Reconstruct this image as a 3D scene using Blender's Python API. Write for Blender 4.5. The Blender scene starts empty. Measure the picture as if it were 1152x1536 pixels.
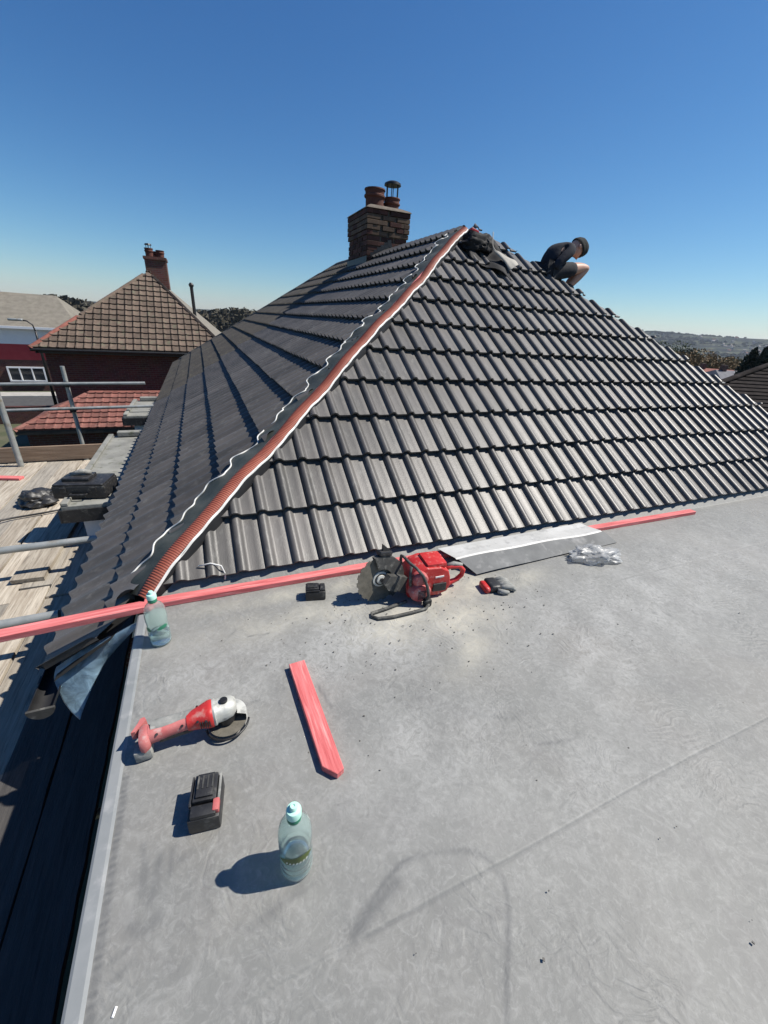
import bpy, bmesh, math, random
import numpy as np
from mathutils import Vector, Matrix, noise
random.seed(7)
SC = bpy.context.scene
COL = SC.collection
R = math.radians

# ------------------------------------------------------------------ camera
H = 1.3193                                    # eye height above the flat roof (m)
CM = np.array([[0.92115732, -0.38436837, 0.06107492],
               [-0.11299332, -0.41429399, -0.90310187],
               [0.37242677, 0.82499785, -0.42506101]])   # rows: right, down, forward
FPX = 605.1756
cd = bpy.data.cameras.new('camera'); cam = bpy.data.objects.new('camera', cd); COL.objects.link(cam)
r_, d_, f_ = CM
cam.matrix_world = Matrix(((r_[0], -d_[0], -f_[0], 0), (r_[1], -d_[1], -f_[1], 0), (r_[2], -d_[2], -f_[2], H), (0, 0, 0, 1)))
cd.sensor_fit = 'VERTICAL'; cd.sensor_height = 24; cd.lens = 24 * FPX / 1536
cd.clip_start = 0.05; cd.clip_end = 20000
SC.camera = cam
# ------------------------------------------------------------------ sky, sun, exposure
SUN_EL = 53.0
SUN_DIR = Vector((0.980 * math.cos(R(SUN_EL)), -0.20 * math.cos(R(SUN_EL)), math.sin(R(SUN_EL)))).normalized()
w = bpy.data.worlds.new('World'); SC.world = w; w.use_nodes = True
nt = w.node_tree; bg = nt.nodes['Background']
sky = nt.nodes.new('ShaderNodeTexSky'); sky.sky_type = 'NISHITA'; sky.sun_disc = False
sky.sun_elevation = R(SUN_EL); sky.sun_rotation = math.atan2(SUN_DIR.x, SUN_DIR.y)
sky.air_density = 1.0; sky.dust_density = 0.15; sky.ozone_density = 4.0; sky.altitude = 100
sp_ = nt.nodes.new('ShaderNodeSeparateColor'); cb_ = nt.nodes.new('ShaderNodeCombineColor'); nt.links.new(sky.outputs[0], sp_.inputs[0])
for ch, gm in enumerate((1.44, 1.18, .94)):          # deeper, cleaner blue than the plain sky model
    m1 = nt.nodes.new('ShaderNodeMath'); m1.operation = 'MULTIPLY'; m1.inputs[1].default_value = .1025; nt.links.new(sp_.outputs[ch], m1.inputs[0])
    m2 = nt.nodes.new('ShaderNodeMath'); m2.operation = 'POWER'; m2.inputs[1].default_value = gm; nt.links.new(m1.outputs[0], m2.inputs[0])
    m3 = nt.nodes.new('ShaderNodeMath'); m3.operation = 'DIVIDE'; m3.inputs[1].default_value = .1025; nt.links.new(m2.outputs[0], m3.inputs[0]); nt.links.new(m3.outputs[0], cb_.inputs[ch])
nt.links.new(cb_.outputs[0], bg.inputs[0]); bg.inputs[1].default_value = 0.075
sl = bpy.data.lights.new('sun', 'SUN'); sun = bpy.data.objects.new('sun', sl); COL.objects.link(sun)
sl.energy = 5.0; sl.angle = R(0.53); sl.color = (1.0, 0.945, 0.86)
sun.rotation_euler = SUN_DIR.to_track_quat('Z', 'Y').to_euler()
SC.view_settings.view_transform = 'Standard'; SC.view_settings.look = 'None'
SC.view_settings.exposure = 0.46; SC.view_settings.gamma = 1.0; SC.view_settings.use_curve_mapping = False
SC.render.engine = 'CYCLES'
SC.cycles.max_bounces = 10; SC.cycles.transparent_max_bounces = 16; SC.cycles.transmission_bounces = 10

# ------------------------------------------------------------------ geometry of the place
def ray(x, y): return CM.T @ np.array([(x - 576) / FPX, (y - 768) / FPX, 1.0])
def at_z(x, y, z): d = ray(x, y); return Vector(np.array([0, 0, H]) + d * ((z - H) / d[2]))
def at_y(x, y, Y): d = ray(x, y); return Vector(np.array([0, 0, H]) + d * (Y / d[1]))
Y0, Z0, HX, HS = 1.9517, 0.0396, -0.3766, 1.1413      # front roof eave line and the hip that starts there
TP = 0.76936; TL = TP / HS; HSR = 1.255; TR = TP / HSR
AP = Vector((3.15, 5.06, 2.43))                       # peak of the front slope
EX, EZ = -0.80, -0.245                                # left eave
RR = 0.148344                                         # one roll of a tile
GA = 0.345                                            # course gauge
PARTY = 8.05; FARY = 10.6; PLAT = -0.90

# ------------------------------------------------------------------ helpers
def link(o, parent=None):
    COL.objects.link(o)
    if parent is not None: o.parent = parent
    return o
def tag(o, label=None, cat=None, group=None, kind=None):
    if label: o['label'] = label
    if cat: o['category'] = cat
    if group: o['group'] = group
    if kind: o['kind'] = kind
    return o
def empty(name, loc, label, cat, group=None, rz=0.0):
    o = bpy.data.objects.new(name, None); o.location = loc; o.rotation_euler[2] = rz; o.empty_display_size = .1
    link(o); return tag(o, label, cat, group)
def setsmooth(me, smooth=True, angle=None):
    if smooth:
        me.polygons.foreach_set('use_smooth', [True] * len(me.polygons))
        if angle is not None:
            try: me.set_sharp_from_angle(angle=R(angle))
            except Exception: pass
class MB:
    def __init__(s): s.v = []; s.f = []; s.mi = []
    def add(s, vs, fs, m=0):
        b = len(s.v); s.v += [tuple(p) for p in vs]; s.f += [tuple(i + b for i in f) for f in fs]; s.mi += [m] * len(fs); return s
    def box(s, c, size, rot=None, m=0, taper=1.0):
        hx, hy, hz = [k / 2 for k in size]
        P = [Vector((sx * hx * (taper if sz > 0 else 1), sy * hy * (taper if sz > 0 else 1), sz * hz)) for sz in (-1, 1) for sy in (-1, 1) for sx in (-1, 1)]
        if rot is not None: P = [rot @ p for p in P]
        P = [p + Vector(c) for p in P]
        return s.add(P, [(0, 2, 3, 1), (4, 5, 7, 6), (0, 1, 5, 4), (2, 6, 7, 3), (0, 4, 6, 2), (1, 3, 7, 5)], m)
    def cbox(s, c, size, b=.004, rot=None, m=0):
        """chamfered box"""
        hx, hy, hz = [k / 2 for k in size]; bm = bmesh.new(); bmesh.ops.create_cube(bm, size=1)
        for v in bm.verts: v.co = Vector((v.co.x * size[0], v.co.y * size[1], v.co.z * size[2]))
        bmesh.ops.bevel(bm, geom=bm.edges[:], offset=b, segments=2, affect='EDGES', profile=.6)
        bm.verts.ensure_lookup_table()
        P = [v.co.copy() for v in bm.verts]
        if rot is not None: P = [rot @ p for p in P]
        F = [[v.index for v in f.verts] for f in bm.faces]; bm.free()
        return s.add([p + Vector(c) for p in P], F, m)
    def tube(s, pts, rad, n=10, caps=True, m=0):
        pts = [Vector(p) for p in pts]; k = len(pts)
        rads = rad if isinstance(rad, (list, tuple)) else [rad] * k
        up = None; vs = []
        for i, p in enumerate(pts):
            t = (pts[min(i + 1, k - 1)] - pts[max(i - 1, 0)]).normalized()
            if up is None:
                up = t.orthogonal().normalized()
            up = (up - t * up.dot(t)).normalized(); sd = t.cross(up)
            for j in range(n):
                a = 2 * math.pi * j / n; vs.append(p + (up * math.cos(a) + sd * math.sin(a)) * rads[i])
        fs = [(i * n + j, i * n + (j + 1) % n, (i + 1) * n + (j + 1) % n, (i + 1) * n + j) for i in range(k - 1) for j in range(n)]
        if caps: fs += [tuple(range(n - 1, -1, -1)), tuple(range((k - 1) * n, k * n))]
        return s.add(vs, fs, m)
    def lathe(s, prof, n=24, c=(0, 0, 0), m=0, rot=None, caps=True):
        vs = []; c = Vector(c)
        for (rr, z) in prof:
            for j in range(n):
                a = 2 * math.pi * j / n; p = Vector((rr * math.cos(a), rr * math.sin(a), z))
                vs.append(c + (rot @ p if rot is not None else p))
        k = len(prof)
        fs = [(i * n + j, i * n + (j + 1) % n, (i + 1) * n + (j + 1) % n, (i + 1) * n + j) for i in range(k - 1) for j in range(n)]
        if caps: fs += [tuple(range(n - 1, -1, -1)), tuple(range((k - 1) * n, k * n))]
        return s.add(vs, fs, m)
    def prism(s, poly, a, b, frame, m=0):
        """poly of 2-D points in plane (X,Y of frame) extruded from a to b along frame Z"""
        n = len(poly); vs = [frame @ Vector((p[0], p[1], a)) for p in poly] + [frame @ Vector((p[0], p[1], b)) for p in poly]
        return s.add(vs, [tuple(range(n - 1, -1, -1)), tuple(range(n, 2 * n))] + [(i, (i + 1) % n, n + (i + 1) % n, n + i) for i in range(n)], m)
    def mesh(s, name, mats, smooth=False, angle=None):
        me = bpy.data.meshes.new(name); me.from_pydata(s.v, [], s.f)
        for mt in (mats if isinstance(mats, (list, tuple)) else [mats]): me.materials.append(mt)
        me.polygons.foreach_set('material_index', s.mi); me.update()
        bm = bmesh.new(); bm.from_mesh(me); bmesh.ops.recalc_face_normals(bm, faces=bm.faces); bm.to_mesh(me); bm.free()
        if smooth: setsmooth(me, True, angle)
        return me
    def obj(s, name, mats, parent=None, smooth=False, angle=None):
        return link(bpy.data.objects.new(name, s.mesh(name, mats, smooth, angle)), parent)
def child(name, me, parent, mw=None):
    o = bpy.data.objects.new(name, me); link(o, parent)
    if mw is not None: o.matrix_local = mw
    return o
def frame(o, x, y, z):
    x, y, z = Vector(x).normalized(), Vector(y).normalized(), Vector(z).normalized()
    return Matrix(((x.x, y.x, z.x, o[0]), (x.y, y.y, z.y, o[1]), (x.z, y.z, z.z, o[2]), (0, 0, 0, 1)))

# ------------------------------------------------------------------ materials
MATS = {}
def mat(name, col, rough=.7, col2=None, scale=8.0, detail=5.0, spec=.5, metal=0.0, bump=0.0, bscale=60.0, objrand=0.0, col3=None, scale3=40.0, trans=0.0, ior=1.45, alpha=1.0, stretch=None, contrast=(.35, .65), sub=None):
    m = bpy.data.materials.new(name); m.use_nodes = True; N = m.node_tree.nodes; L = m.node_tree.links
    b = N['Principled BSDF']; b.inputs['Roughness'].default_value = rough; b.inputs['Metallic'].default_value = metal
    b.inputs['Specular IOR Level'].default_value = spec; b.inputs['IOR'].default_value = ior
    b.inputs['Transmission Weight'].default_value = trans; b.inputs['Alpha'].default_value = alpha
    tc = N.new('ShaderNodeTexCoord'); src = tc.outputs['Object']
    if stretch:
        mp = N.new('ShaderNodeMapping'); mp.inputs['Scale'].default_value = stretch; L.new(src, mp.inputs[0]); src = mp.outputs[0]
    if objrand:
        oi = N.new('ShaderNodeObjectInfo'); va = N.new('ShaderNodeVectorMath'); va.operation = 'MULTIPLY_ADD'
        va.inputs[1].default_value = (1, 1, 1); L.new(src, va.inputs[0])
        mm = N.new('ShaderNodeVectorMath'); mm.operation = 'SCALE'; mm.inputs[0].default_value = (31, 17, 53); L.new(oi.outputs['Random'], mm.inputs['Scale'])
        L.new(mm.outputs[0], va.inputs[2]); src = va.outputs[0]
    def nz(sc, det=detail):
        t = N.new('ShaderNodeTexNoise'); t.inputs['Scale'].default_value = sc; t.inputs['Detail'].default_value = det; t.inputs['Roughness'].default_value = .6
        L.new(src, t.inputs['Vector']); return t
    out = None
    if col2 is not None:
        t = nz(scale); rp = N.new('ShaderNodeValToRGB'); rp.color_ramp.elements[0].position = contrast[0]; rp.color_ramp.elements[1].position = contrast[1]
        rp.color_ramp.elements[0].color = (*col, 1); rp.color_ramp.elements[1].color = (*col2, 1); L.new(t.outputs['Fac'], rp.inputs[0]); out = rp.outputs[0]
        if col3 is not None:
            t3 = nz(scale3); r3 = N.new('ShaderNodeValToRGB'); r3.color_ramp.elements[0].position = .55; r3.color_ramp.elements[1].position = .72
            L.new(t3.outputs['Fac'], r3.inputs[0]); mx = N.new('ShaderNodeMix'); mx.data_type = 'RGBA'
            L.new(r3.outputs[0], mx.inputs['Factor']); L.new(out, mx.inputs['A']); mx.inputs['B'].default_value = (*col3, 1); out = mx.outputs['Result']
    else:
        b.inputs['Base Color'].default_value = (*col, 1)
    if objrand and out is not None:
        mr = N.new('ShaderNodeMapRange'); mr.inputs['To Min'].default_value = 1 - objrand; mr.inputs['To Max'].default_value = 1 + objrand
        L.new(oi.outputs['Random'], mr.inputs[0]); sc = N.new('ShaderNodeVectorMath'); sc.operation = 'SCALE'
        L.new(out, sc.inputs[0]); L.new(mr.outputs[0], sc.inputs['Scale']); out = sc.outputs[0]
    if out is not None: L.new(out, b.inputs['Base Color'])
    if bump:
        t = nz(bscale, 6); bp = N.new('ShaderNodeBump'); bp.inputs['Strength'].default_value = 1.0; bp.inputs['Distance'].default_value = bump
        L.new(t.outputs['Fac'], bp.inputs['Height']); L.new(bp.outputs[0], b.inputs['Normal'])
    MATS[name] = m; return m
def brickmat(name, c1, c2, mortar, scale=1.0, bump=.006, bw=.225, bh=.075):
    m = bpy.data.materials.new(name); m.use_nodes = True; N = m.node_tree.nodes; L = m.node_tree.links; b = N['Principled BSDF']
    b.inputs['Roughness'].default_value = .9
    tc = N.new('ShaderNodeTexCoord'); sx = N.new('ShaderNodeSeparateXYZ'); L.new(tc.outputs['Object'], sx.inputs[0])
    ad = N.new('ShaderNodeMath'); L.new(sx.outputs[0], ad.inputs[0]); L.new(sx.outputs[1], ad.inputs[1])
    cx = N.new('ShaderNodeCombineXYZ'); L.new(ad.outputs[0], cx.inputs[0]); L.new(sx.outputs[2], cx.inputs[1])
    t = N.new('ShaderNodeTexBrick'); t.inputs['Color1'].default_value = (*c1, 1); t.inputs['Color2'].default_value = (*c2, 1); t.inputs['Mortar'].default_value = (*mortar, 1)
    t.inputs['Scale'].default_value = scale; t.inputs['Brick Width'].default_value = bw; t.inputs['Row Height'].default_value = bh; t.inputs['Mortar Size'].default_value = .008
    L.new(cx.outputs[0], t.inputs['Vector'])
    nz = N.new('ShaderNodeTexNoise'); nz.inputs['Scale'].default_value = 3; L.new(tc.outputs['Object'], nz.inputs['Vector'])
    mx = N.new('ShaderNodeMix'); mx.data_type = 'RGBA'; mx.blend_type = 'MULTIPLY'; mx.inputs['Factor'].default_value = .5
    L.new(t.outputs['Color'], mx.inputs['A']); L.new(nz.outputs['Color'], mx.inputs['B'])
    L.new(mx.outputs['Result'], b.inputs['Base Color'])
    bp = N.new('ShaderNodeBump'); bp.inputs['Distance'].default_value = bump; bp.invert = True; L.new(t.outputs['Fac'], bp.inputs['Height']); L.new(bp.outputs[0], b.inputs['Normal'])
    MATS[name] = m; return m

M_TILE = mat('dark_concrete_tile', (.068, .065, .060), .44, (.102, .094, .087), 6, col3=(.132, .127, .117), scale3=40, bump=.0009, bscale=240, objrand=.20, spec=.6, stretch=(1, .35, 1))
M_TILEOLD = mat('weathered_dark_tile', (.055, .050, .044), .75, (.085, .075, .062), 2.5, col3=(.12, .11, .075), scale3=14, bump=.001, bscale=120)
M_DECK = mat('roofing_underlay', (.012, .012, .013), .9, (.02, .02, .021), 5)
M_RED = mat('red_treated_batten', (.47, .095, .095), .85, (.68, .20, .195), 11, col3=(.72, .31, .29), scale3=14, bump=.0012, bscale=60, stretch=(.35, 5, 5), objrand=.06)
M_VENT = mat('red_hip_roll', (.215, .050, .030), .65, (.29, .080, .048), 5, col3=(.16, .05, .035), scale3=9, bump=.0004, bscale=200)
M_WHITE = mat('white_edge_strip', (.50, .50, .475), .6, (.72, .72, .69), 14)
M_SKIRT = mat('grey_hip_roll_skirt', (.036, .043, .037), .6, (.066, .070, .060), 9, bump=.003, bscale=30)
M_BRICK = mat('chimney_brick', (.052, .022, .017), .92, (.092, .036, .027), 9, col3=(.05, .03, .026), scale3=20, bump=.003, bscale=70, objrand=.4)
M_BRICKPALE = mat('chimney_weathered_brick', (.075, .048, .033), .92, (.125, .082, .054), 9, col3=(.09, .055, .04), scale3=16, bump=.003, bscale=70, objrand=.2)
M_MORTAR = mat('mortar', (.09, .075, .06), .95, (.15, .125, .10), 12, bump=.004, bscale=60)
M_POT = mat('terracotta_pot', (.075, .026, .020), .85, (.12, .045, .03), 5, col3=(.03, .02, .018), scale3=8, bump=.002, bscale=40)
M_STEEL = mat('galvanised_steel', (.27, .29, .28), .5, (.38, .39, .38), 9, metal=.35, col3=(.20, .17, .12), scale3=6, bump=.0006, bscale=120)
M_DARKMETAL = mat('dark_metal', (.03, .03, .032), .45, (.05, .05, .05), 20, metal=.6)
M_BOARD = mat('scaffold_board_wood', (.265, .225, .175), .9, (.43, .385, .315), 3.0, col3=(.14, .118, .095), scale3=5, bump=.003, bscale=30, stretch=(14, .9, 10), objrand=.22)
M_BOARDSHADE = mat('shade_darkened_wood', (.045, .043, .042), .9, (.075, .07, .066), 3.0, col3=(.03, .028, .027), scale3=5, bump=.003, bscale=30, stretch=(14, .9, 10), objrand=.15)  # board wood with the deep shade beside the flat roof painted into its colour
M_BOARDGREY = mat('grey_weathered_wood', (.22, .20, .17), .92, (.34, .31, .26), 3.0, col3=(.14, .12, .10), scale3=5, bump=.003, bscale=30, stretch=(14, .9, 10), objrand=.15)
M_TOE = mat('toe_board_wood', (.20, .135, .09), .9, (.30, .215, .15), 3.0, bump=.003, bscale=30, stretch=(.9, 10, 14))
M_TRIM = mat('grey_metal_edge_trim', (.185, .198, .20), .5, (.23, .24, .243), 6, col3=(.28, .285, .285), scale3=14, spec=.5, bump=.0006, bscale=25)
M_BLACKP = mat('black_plastic', (.016, .016, .017), .45, (.028, .028, .029), 22, col3=(.09, .088, .08), scale3=35, bump=.0006, bscale=160)
M_REDP = mat('red_tool_plastic', (.42, .022, .022), .42, (.52, .04, .036), 14, col3=(.50, .22, .19), scale3=28, bump=.0004, bscale=120)
M_REDDUSTY = mat('dusty_red_tool_plastic', (.40, .07, .07), .7, (.47, .16, .15), 14, col3=(.46, .37, .34), scale3=22, bump=.0006, bscale=120)
M_ALLOY = mat('dusty_alloy', (.45, .45, .41), .55, (.60, .60, .55), 20, metal=.3, col3=(.25, .25, .23), scale3=35, bump=.0006, bscale=120)
M_DUSTYGREY = mat('dusty_grey_rubber', (.16, .165, .155), .8, (.27, .27, .25), 24, col3=(.36, .35, .32), scale3=40, bump=.0008, bscale=120)
M_DISC = mat('abrasive_disc', (.085, .078, .062), .8, (.145, .132, .105), 30, col3=(.06, .055, .045), scale3=60, bump=.0006, bscale=300)
M_ZINC = mat('zinc_sheet', (.30, .305, .305), .52, (.38, .38, .375), 4, metal=.25, col3=(.24, .245, .25), scale3=9, bump=.0012, bscale=9, stretch=(.6, 3, 3))
M_LITFACET = mat('lit_facet_metal', (.43, .43, .41), .5, (.54, .54, .52), 5, col3=(.30, .30, .29), scale3=11, bump=.0008, bscale=12)  # back facet of the flashing, brightness of the light painted into the colour
M_SHADEFACET = mat('shaded_facet_metal', (.085, .09, .092), .6, (.135, .14, .14), 7, spec=.3, col3=(.22, .22, .215), scale3=11, bump=.0012, bscale=12)  # front facet of the same sheet, its dark reflection painted as darker colour
M_DARKDUST = mat('dusty_black_casing', (.035, .035, .033), .7, (.075, .074, .068), 20, col3=(.19, .185, .165), scale3=26, bump=.0008, bscale=120)
M_GUTTER = mat('black_gutter', (.010, .010, .011), .55, (.018, .018, .019), 12)
M_WPVC = mat('white_upvc', (.74, .75, .76), .4, (.80, .80, .80), 4)
M_CLOTHNAVY = mat('navy_jacket_cloth', (.010, .012, .020), .9, (.018, .02, .03), 10, bump=.004, bscale=24)
M_SHORTS = mat('dark_shorts_cloth', (.012, .013, .018), .9, (.02, .021, .026), 10, bump=.004, bscale=24)
M_HAT = mat('black_knit', (.010, .013, .014), .95, (.018, .022, .022), 40, bump=.002, bscale=120)
M_SKIN = mat('skin', (.42, .235, .165), .55, (.50, .29, .21), 8)
M_BOOT = mat('boot_leather', (.03, .026, .022), .7, (.05, .045, .04), 15)
M_BLACKBAG = mat('black_sheet', (.009, .009, .010), .72, (.015, .015, .016), 8, spec=.25, bump=.004, bscale=22)
M_LEAD = mat('grey_flashing_strip', (.20, .19, .165), .7, (.30, .285, .25), 9, bump=.003, bscale=18)
M_FELT = mat('grey_felt_roof', (.17, .17, .155), .9, (.25, .25, .225), 4, col3=(.11, .115, .085), scale3=9, bump=.003, bscale=40)
M_HOUSEBRICK = brickmat('house_brick', (.075, .022, .018), (.125, .040, .030), (.13, .105, .09))
M_REDWALL = mat('red_render', (.33, .035, .04), .85, (.38, .05, .055), 2, bump=.003, bscale=20)
M_WHITEWALL = mat('white_render', (.66, .68, .68), .85, (.72, .73, .72), 2, bump=.003, bscale=20)
M_PINKTILE = mat('brown_pink_tile', (.098, .070, .052), .92, (.142, .104, .078), 7, col3=(.125, .12, .08), scale3=4, objrand=.24, bump=.002, bscale=60)
M_REDTILE = mat('red_clay_tile', (.14, .052, .041), .92, (.205, .088, .068), 5, col3=(.20, .11, .085), scale3=6, objrand=.3, bump=.002, bscale=60)
M_ORANGE = mat('orange_ridge_tile', (.17, .058, .043), .9, (.23, .088, .064), 5, objrand=.2)
M_GREYROOF = mat('far_brown_roof', (.15, .135, .11), .9, (.21, .19, .155), 3, col3=(.12, .115, .085), scale3=6, bump=.006, bscale=14)
M_BROWNROOF = mat('dark_brown_roof_course', (.020, .017, .016), 1.0, (.036, .031, .029), 5, spec=.08, bump=.003, bscale=30, objrand=.25)
M_GLASS = mat('window_glass', (.03, .035, .04), .06, spec=.8)
M_CONC = mat('concrete_paving', (.30, .29, .27), .9, (.38, .365, .34), 2, bump=.003, bscale=20)
M_ASPH = mat('asphalt', (.05, .05, .052), .9, (.07, .07, .07), 4, bump=.003, bscale=40)
M_LEAF = mat('autumn_leaves', (.12, .085, .032), .8, (.23, .145, .065), 1.2, objrand=.1)
M_LEAF2 = mat('green_leaves', (.05, .065, .018), .8, (.10, .105, .035), 1.2, objrand=.1)
M_CONIFER = mat('conifer_leaves', (.012, .02, .012), .85, (.025, .034, .018), 2)
M_BARK = mat('bark', (.06, .045, .03), .95, (.09, .07, .05), 5)
M_GRIT = mat('mortar_grit', (.06, .055, .05), .95, (.20, .19, .17), 60)
M_PAPER = mat('white_paper', (.75, .74, .70), .8, (.8, .79, .76), 30)

# --- rubber membrane of the flat roof: colour, dust and wrinkles
def membrane_mat():
    m = bpy.data.materials.new('grey_rubber_membrane'); m.use_nodes = True; N = m.node_tree.nodes; L = m.node_tree.links; b = N['Principled BSDF']
    tc = N.new('ShaderNodeTexCoord')
    def noise_(sc, det=6, dist=0.0, rough=.6, vec=None):
        t = N.new('ShaderNodeTexNoise'); t.inputs['Scale'].default_value = sc; t.inputs['Detail'].default_value = det; t.inputs['Distortion'].default_value = dist; t.inputs['Roughness'].default_value = rough
        L.new(vec or tc.outputs['Object'], t.inputs['Vector']); return t.outputs['Fac']
    def ramp(i, a, bb, ca=(0, 0, 0), cb=(1, 1, 1)):
        r = N.new('ShaderNodeValToRGB'); r.color_ramp.elements[0].position = a; r.color_ramp.elements[1].position = bb
        r.color_ramp.elements[0].color = (*ca, 1); r.color_ramp.elements[1].color = (*cb, 1); L.new(i, r.inputs[0]); return r.outputs[0]
    def math_(op, a, bb):
        x = N.new('ShaderNodeMath'); x.operation = op
        for k, v in ((0, a), (1, bb)):
            if hasattr(v, 'default_value') or hasattr(v, 'links'): L.new(v, x.inputs[k])
            else: x.inputs[k].default_value = v
        return x.outputs[0]
    def mix(fac, a, bb):
        x = N.new('ShaderNodeMix'); x.data_type = 'RGBA'
        if isinstance(fac, float): x.inputs['Factor'].default_value = fac
        else: L.new(fac, x.inputs['Factor'])
        for k, v in (('A', a), ('B', bb)):
            if isinstance(v, tuple): x.inputs[k].default_value = (*v, 1)
            else: L.new(v, x.inputs[k])
        return x.outputs['Result']
    def attr(n):
        a = N.new('ShaderNodeAttribute'); a.attribute_name = n; return a.outputs['Fac']
    c = ramp(noise_(1.6, 4), .3, .7, (.158, .160, .151), (.202, .203, .190))
    c = mix(ramp(noise_(.8, 3, 1.0), .45, .7), c, (.196, .188, .172))
    c = mix(math_('MULTIPLY', ramp(noise_(9, 8, 2.5, .7), .48, .70), .50), c, (.29, .29, .274))          # powder smeared about
    c = mix(math_('MULTIPLY', ramp(noise_(38, 6, 1.5, .7), .50, .72), .50), c, (.32, .32, .305))
    c = mix(math_('MULTIPLY', ramp(noise_(5, 6, 1.0, .6), .52, .72), .32), c, (.130, .126, .124))        # damp / darker smears
    c = mix(math_('MULTIPLY', ramp(noise_(85, 4, 0.6, .7), .58, .72), .28), c, (.115, .107, .107))
    dn = math_('MULTIPLY', attr('dust'), ramp(noise_(14, 8, 1.2, .75), .18, .62))
    c = mix(dn, c, (.44, .415, .335))
    c = mix(math_('MULTIPLY', attr('powder'), ramp(noise_(20, 8, 2.0, .75), .34, .64)), c, (.37, .37, .355))
    c = mix(attr('scuff'), c, (.085, .088, .09))
    L.new(c, b.inputs['Base Color']); b.inputs['Roughness'].default_value = .62; b.inputs['Specular IOR Level'].default_value = .38
    # wrinkles: short wavy ridges in patches
    nv = N.new('ShaderNodeTexNoise'); nv.inputs['Scale'].default_value = 3.0; nv.inputs['Detail'].default_value = 3; L.new(tc.outputs['Object'], nv.inputs['Vector'])
    vm = N.new('ShaderNodeVectorMath'); vm.operation = 'MULTIPLY_ADD'; L.new(nv.outputs['Color'], vm.inputs[0]); vm.inputs[1].default_value = (.55, .55, 0); L.new(tc.outputs['Object'], vm.inputs[2])
    wv = N.new('ShaderNodeTexWave'); wv.inputs['Scale'].default_value = 11; wv.inputs['Distortion'].default_value = 5.5; wv.inputs['Detail'].default_value = 3; wv.inputs['Detail Scale'].default_value = 2.5
    wv.bands_direction = 'DIAGONAL'; L.new(vm.outputs[0], wv.inputs['Vector'])
    h = math_('MULTIPLY', wv.outputs['Fac'], ramp(noise_(2.3, 3, .5), .42, .68))
    h2 = math_('MULTIPLY', noise_(45, 5, 1.5), .45)
    bp = N.new('ShaderNodeBump'); bp.inputs['Distance'].default_value = .0034; bp.inputs['Strength'].default_value = .40
    L.new(math_('ADD', h, h2), bp.inputs['Height']); L.new(bp.outputs[0], b.inputs['Normal'])
    MATS['membrane'] = m; return m
M_MEMB = membrane_mat()
def clear_mat(name, col, rough, ior, tint=1.0):
    m = bpy.data.materials.new(name); m.use_nodes = True; b = m.node_tree.nodes['Principled BSDF']
    b.inputs['Base Color'].default_value = (*col, 1); b.inputs['Transmission Weight'].default_value = tint; b.inputs['Roughness'].default_value = rough; b.inputs['IOR'].default_value = ior
    return m
M_PET = clear_mat('green_clear_plastic', (.86, .98, .95), .13, 1.22, .91)
M_WATER = clear_mat('water', (.80, .92, .95), 0.02, 1.2, 1.0)
M_CAP = mat('pale_green_cap', (.42, .72, .60), .35, (.48, .78, .66), 12)
M_COLLAR = mat('green_collar', (.02, .16, .09), .4, (.03, .19, .11), 12)
M_LABEL = mat('green_label_print', (.055, .085, .015), .5, (.085, .12, .025), 22)
def sheet_mat(name, col, alpha, rough=.35):
    m = bpy.data.materials.new(name); m.use_nodes = True; N = m.node_tree.nodes; L = m.node_tree.links; b = N['Principled BSDF']
    tc = N.new('ShaderNodeTexCoord'); t = N.new('ShaderNodeTexNoise'); t.inputs['Scale'].default_value = 14; t.inputs['Detail'].default_value = 7; t.inputs['Distortion'].default_value = 1.5
    L.new(tc.outputs['Object'], t.inputs['Vector']); r = N.new('ShaderNodeValToRGB'); r.color_ramp.elements[0].color = (*[k * .75 for k in col], 1); r.color_ramp.elements[1].color = (*[min(1, k * 1.45) for k in col], 1)
    r.color_ramp.elements[0].position = .35; r.color_ramp.elements[1].position = .72
    L.new(t.outputs['Fac'], r.inputs[0]); L.new(r.outputs[0], b.inputs['Base Color']); b.inputs['Roughness'].default_value = rough; b.inputs['Alpha'].default_value = alpha
    bp = N.new('ShaderNodeBump'); bp.inputs['Distance'].default_value = .004; L.new(t.outputs['Fac'], bp.inputs['Height']); L.new(bp.outputs[0], b.inputs['Normal'])
    return m
M_BLUESHEET = sheet_mat('translucent_blue_plastic', (.17, .26, .33), .82)
M_CLEARBAG = sheet_mat('translucent_bag_plastic', (.40, .41, .41), .50)

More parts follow.
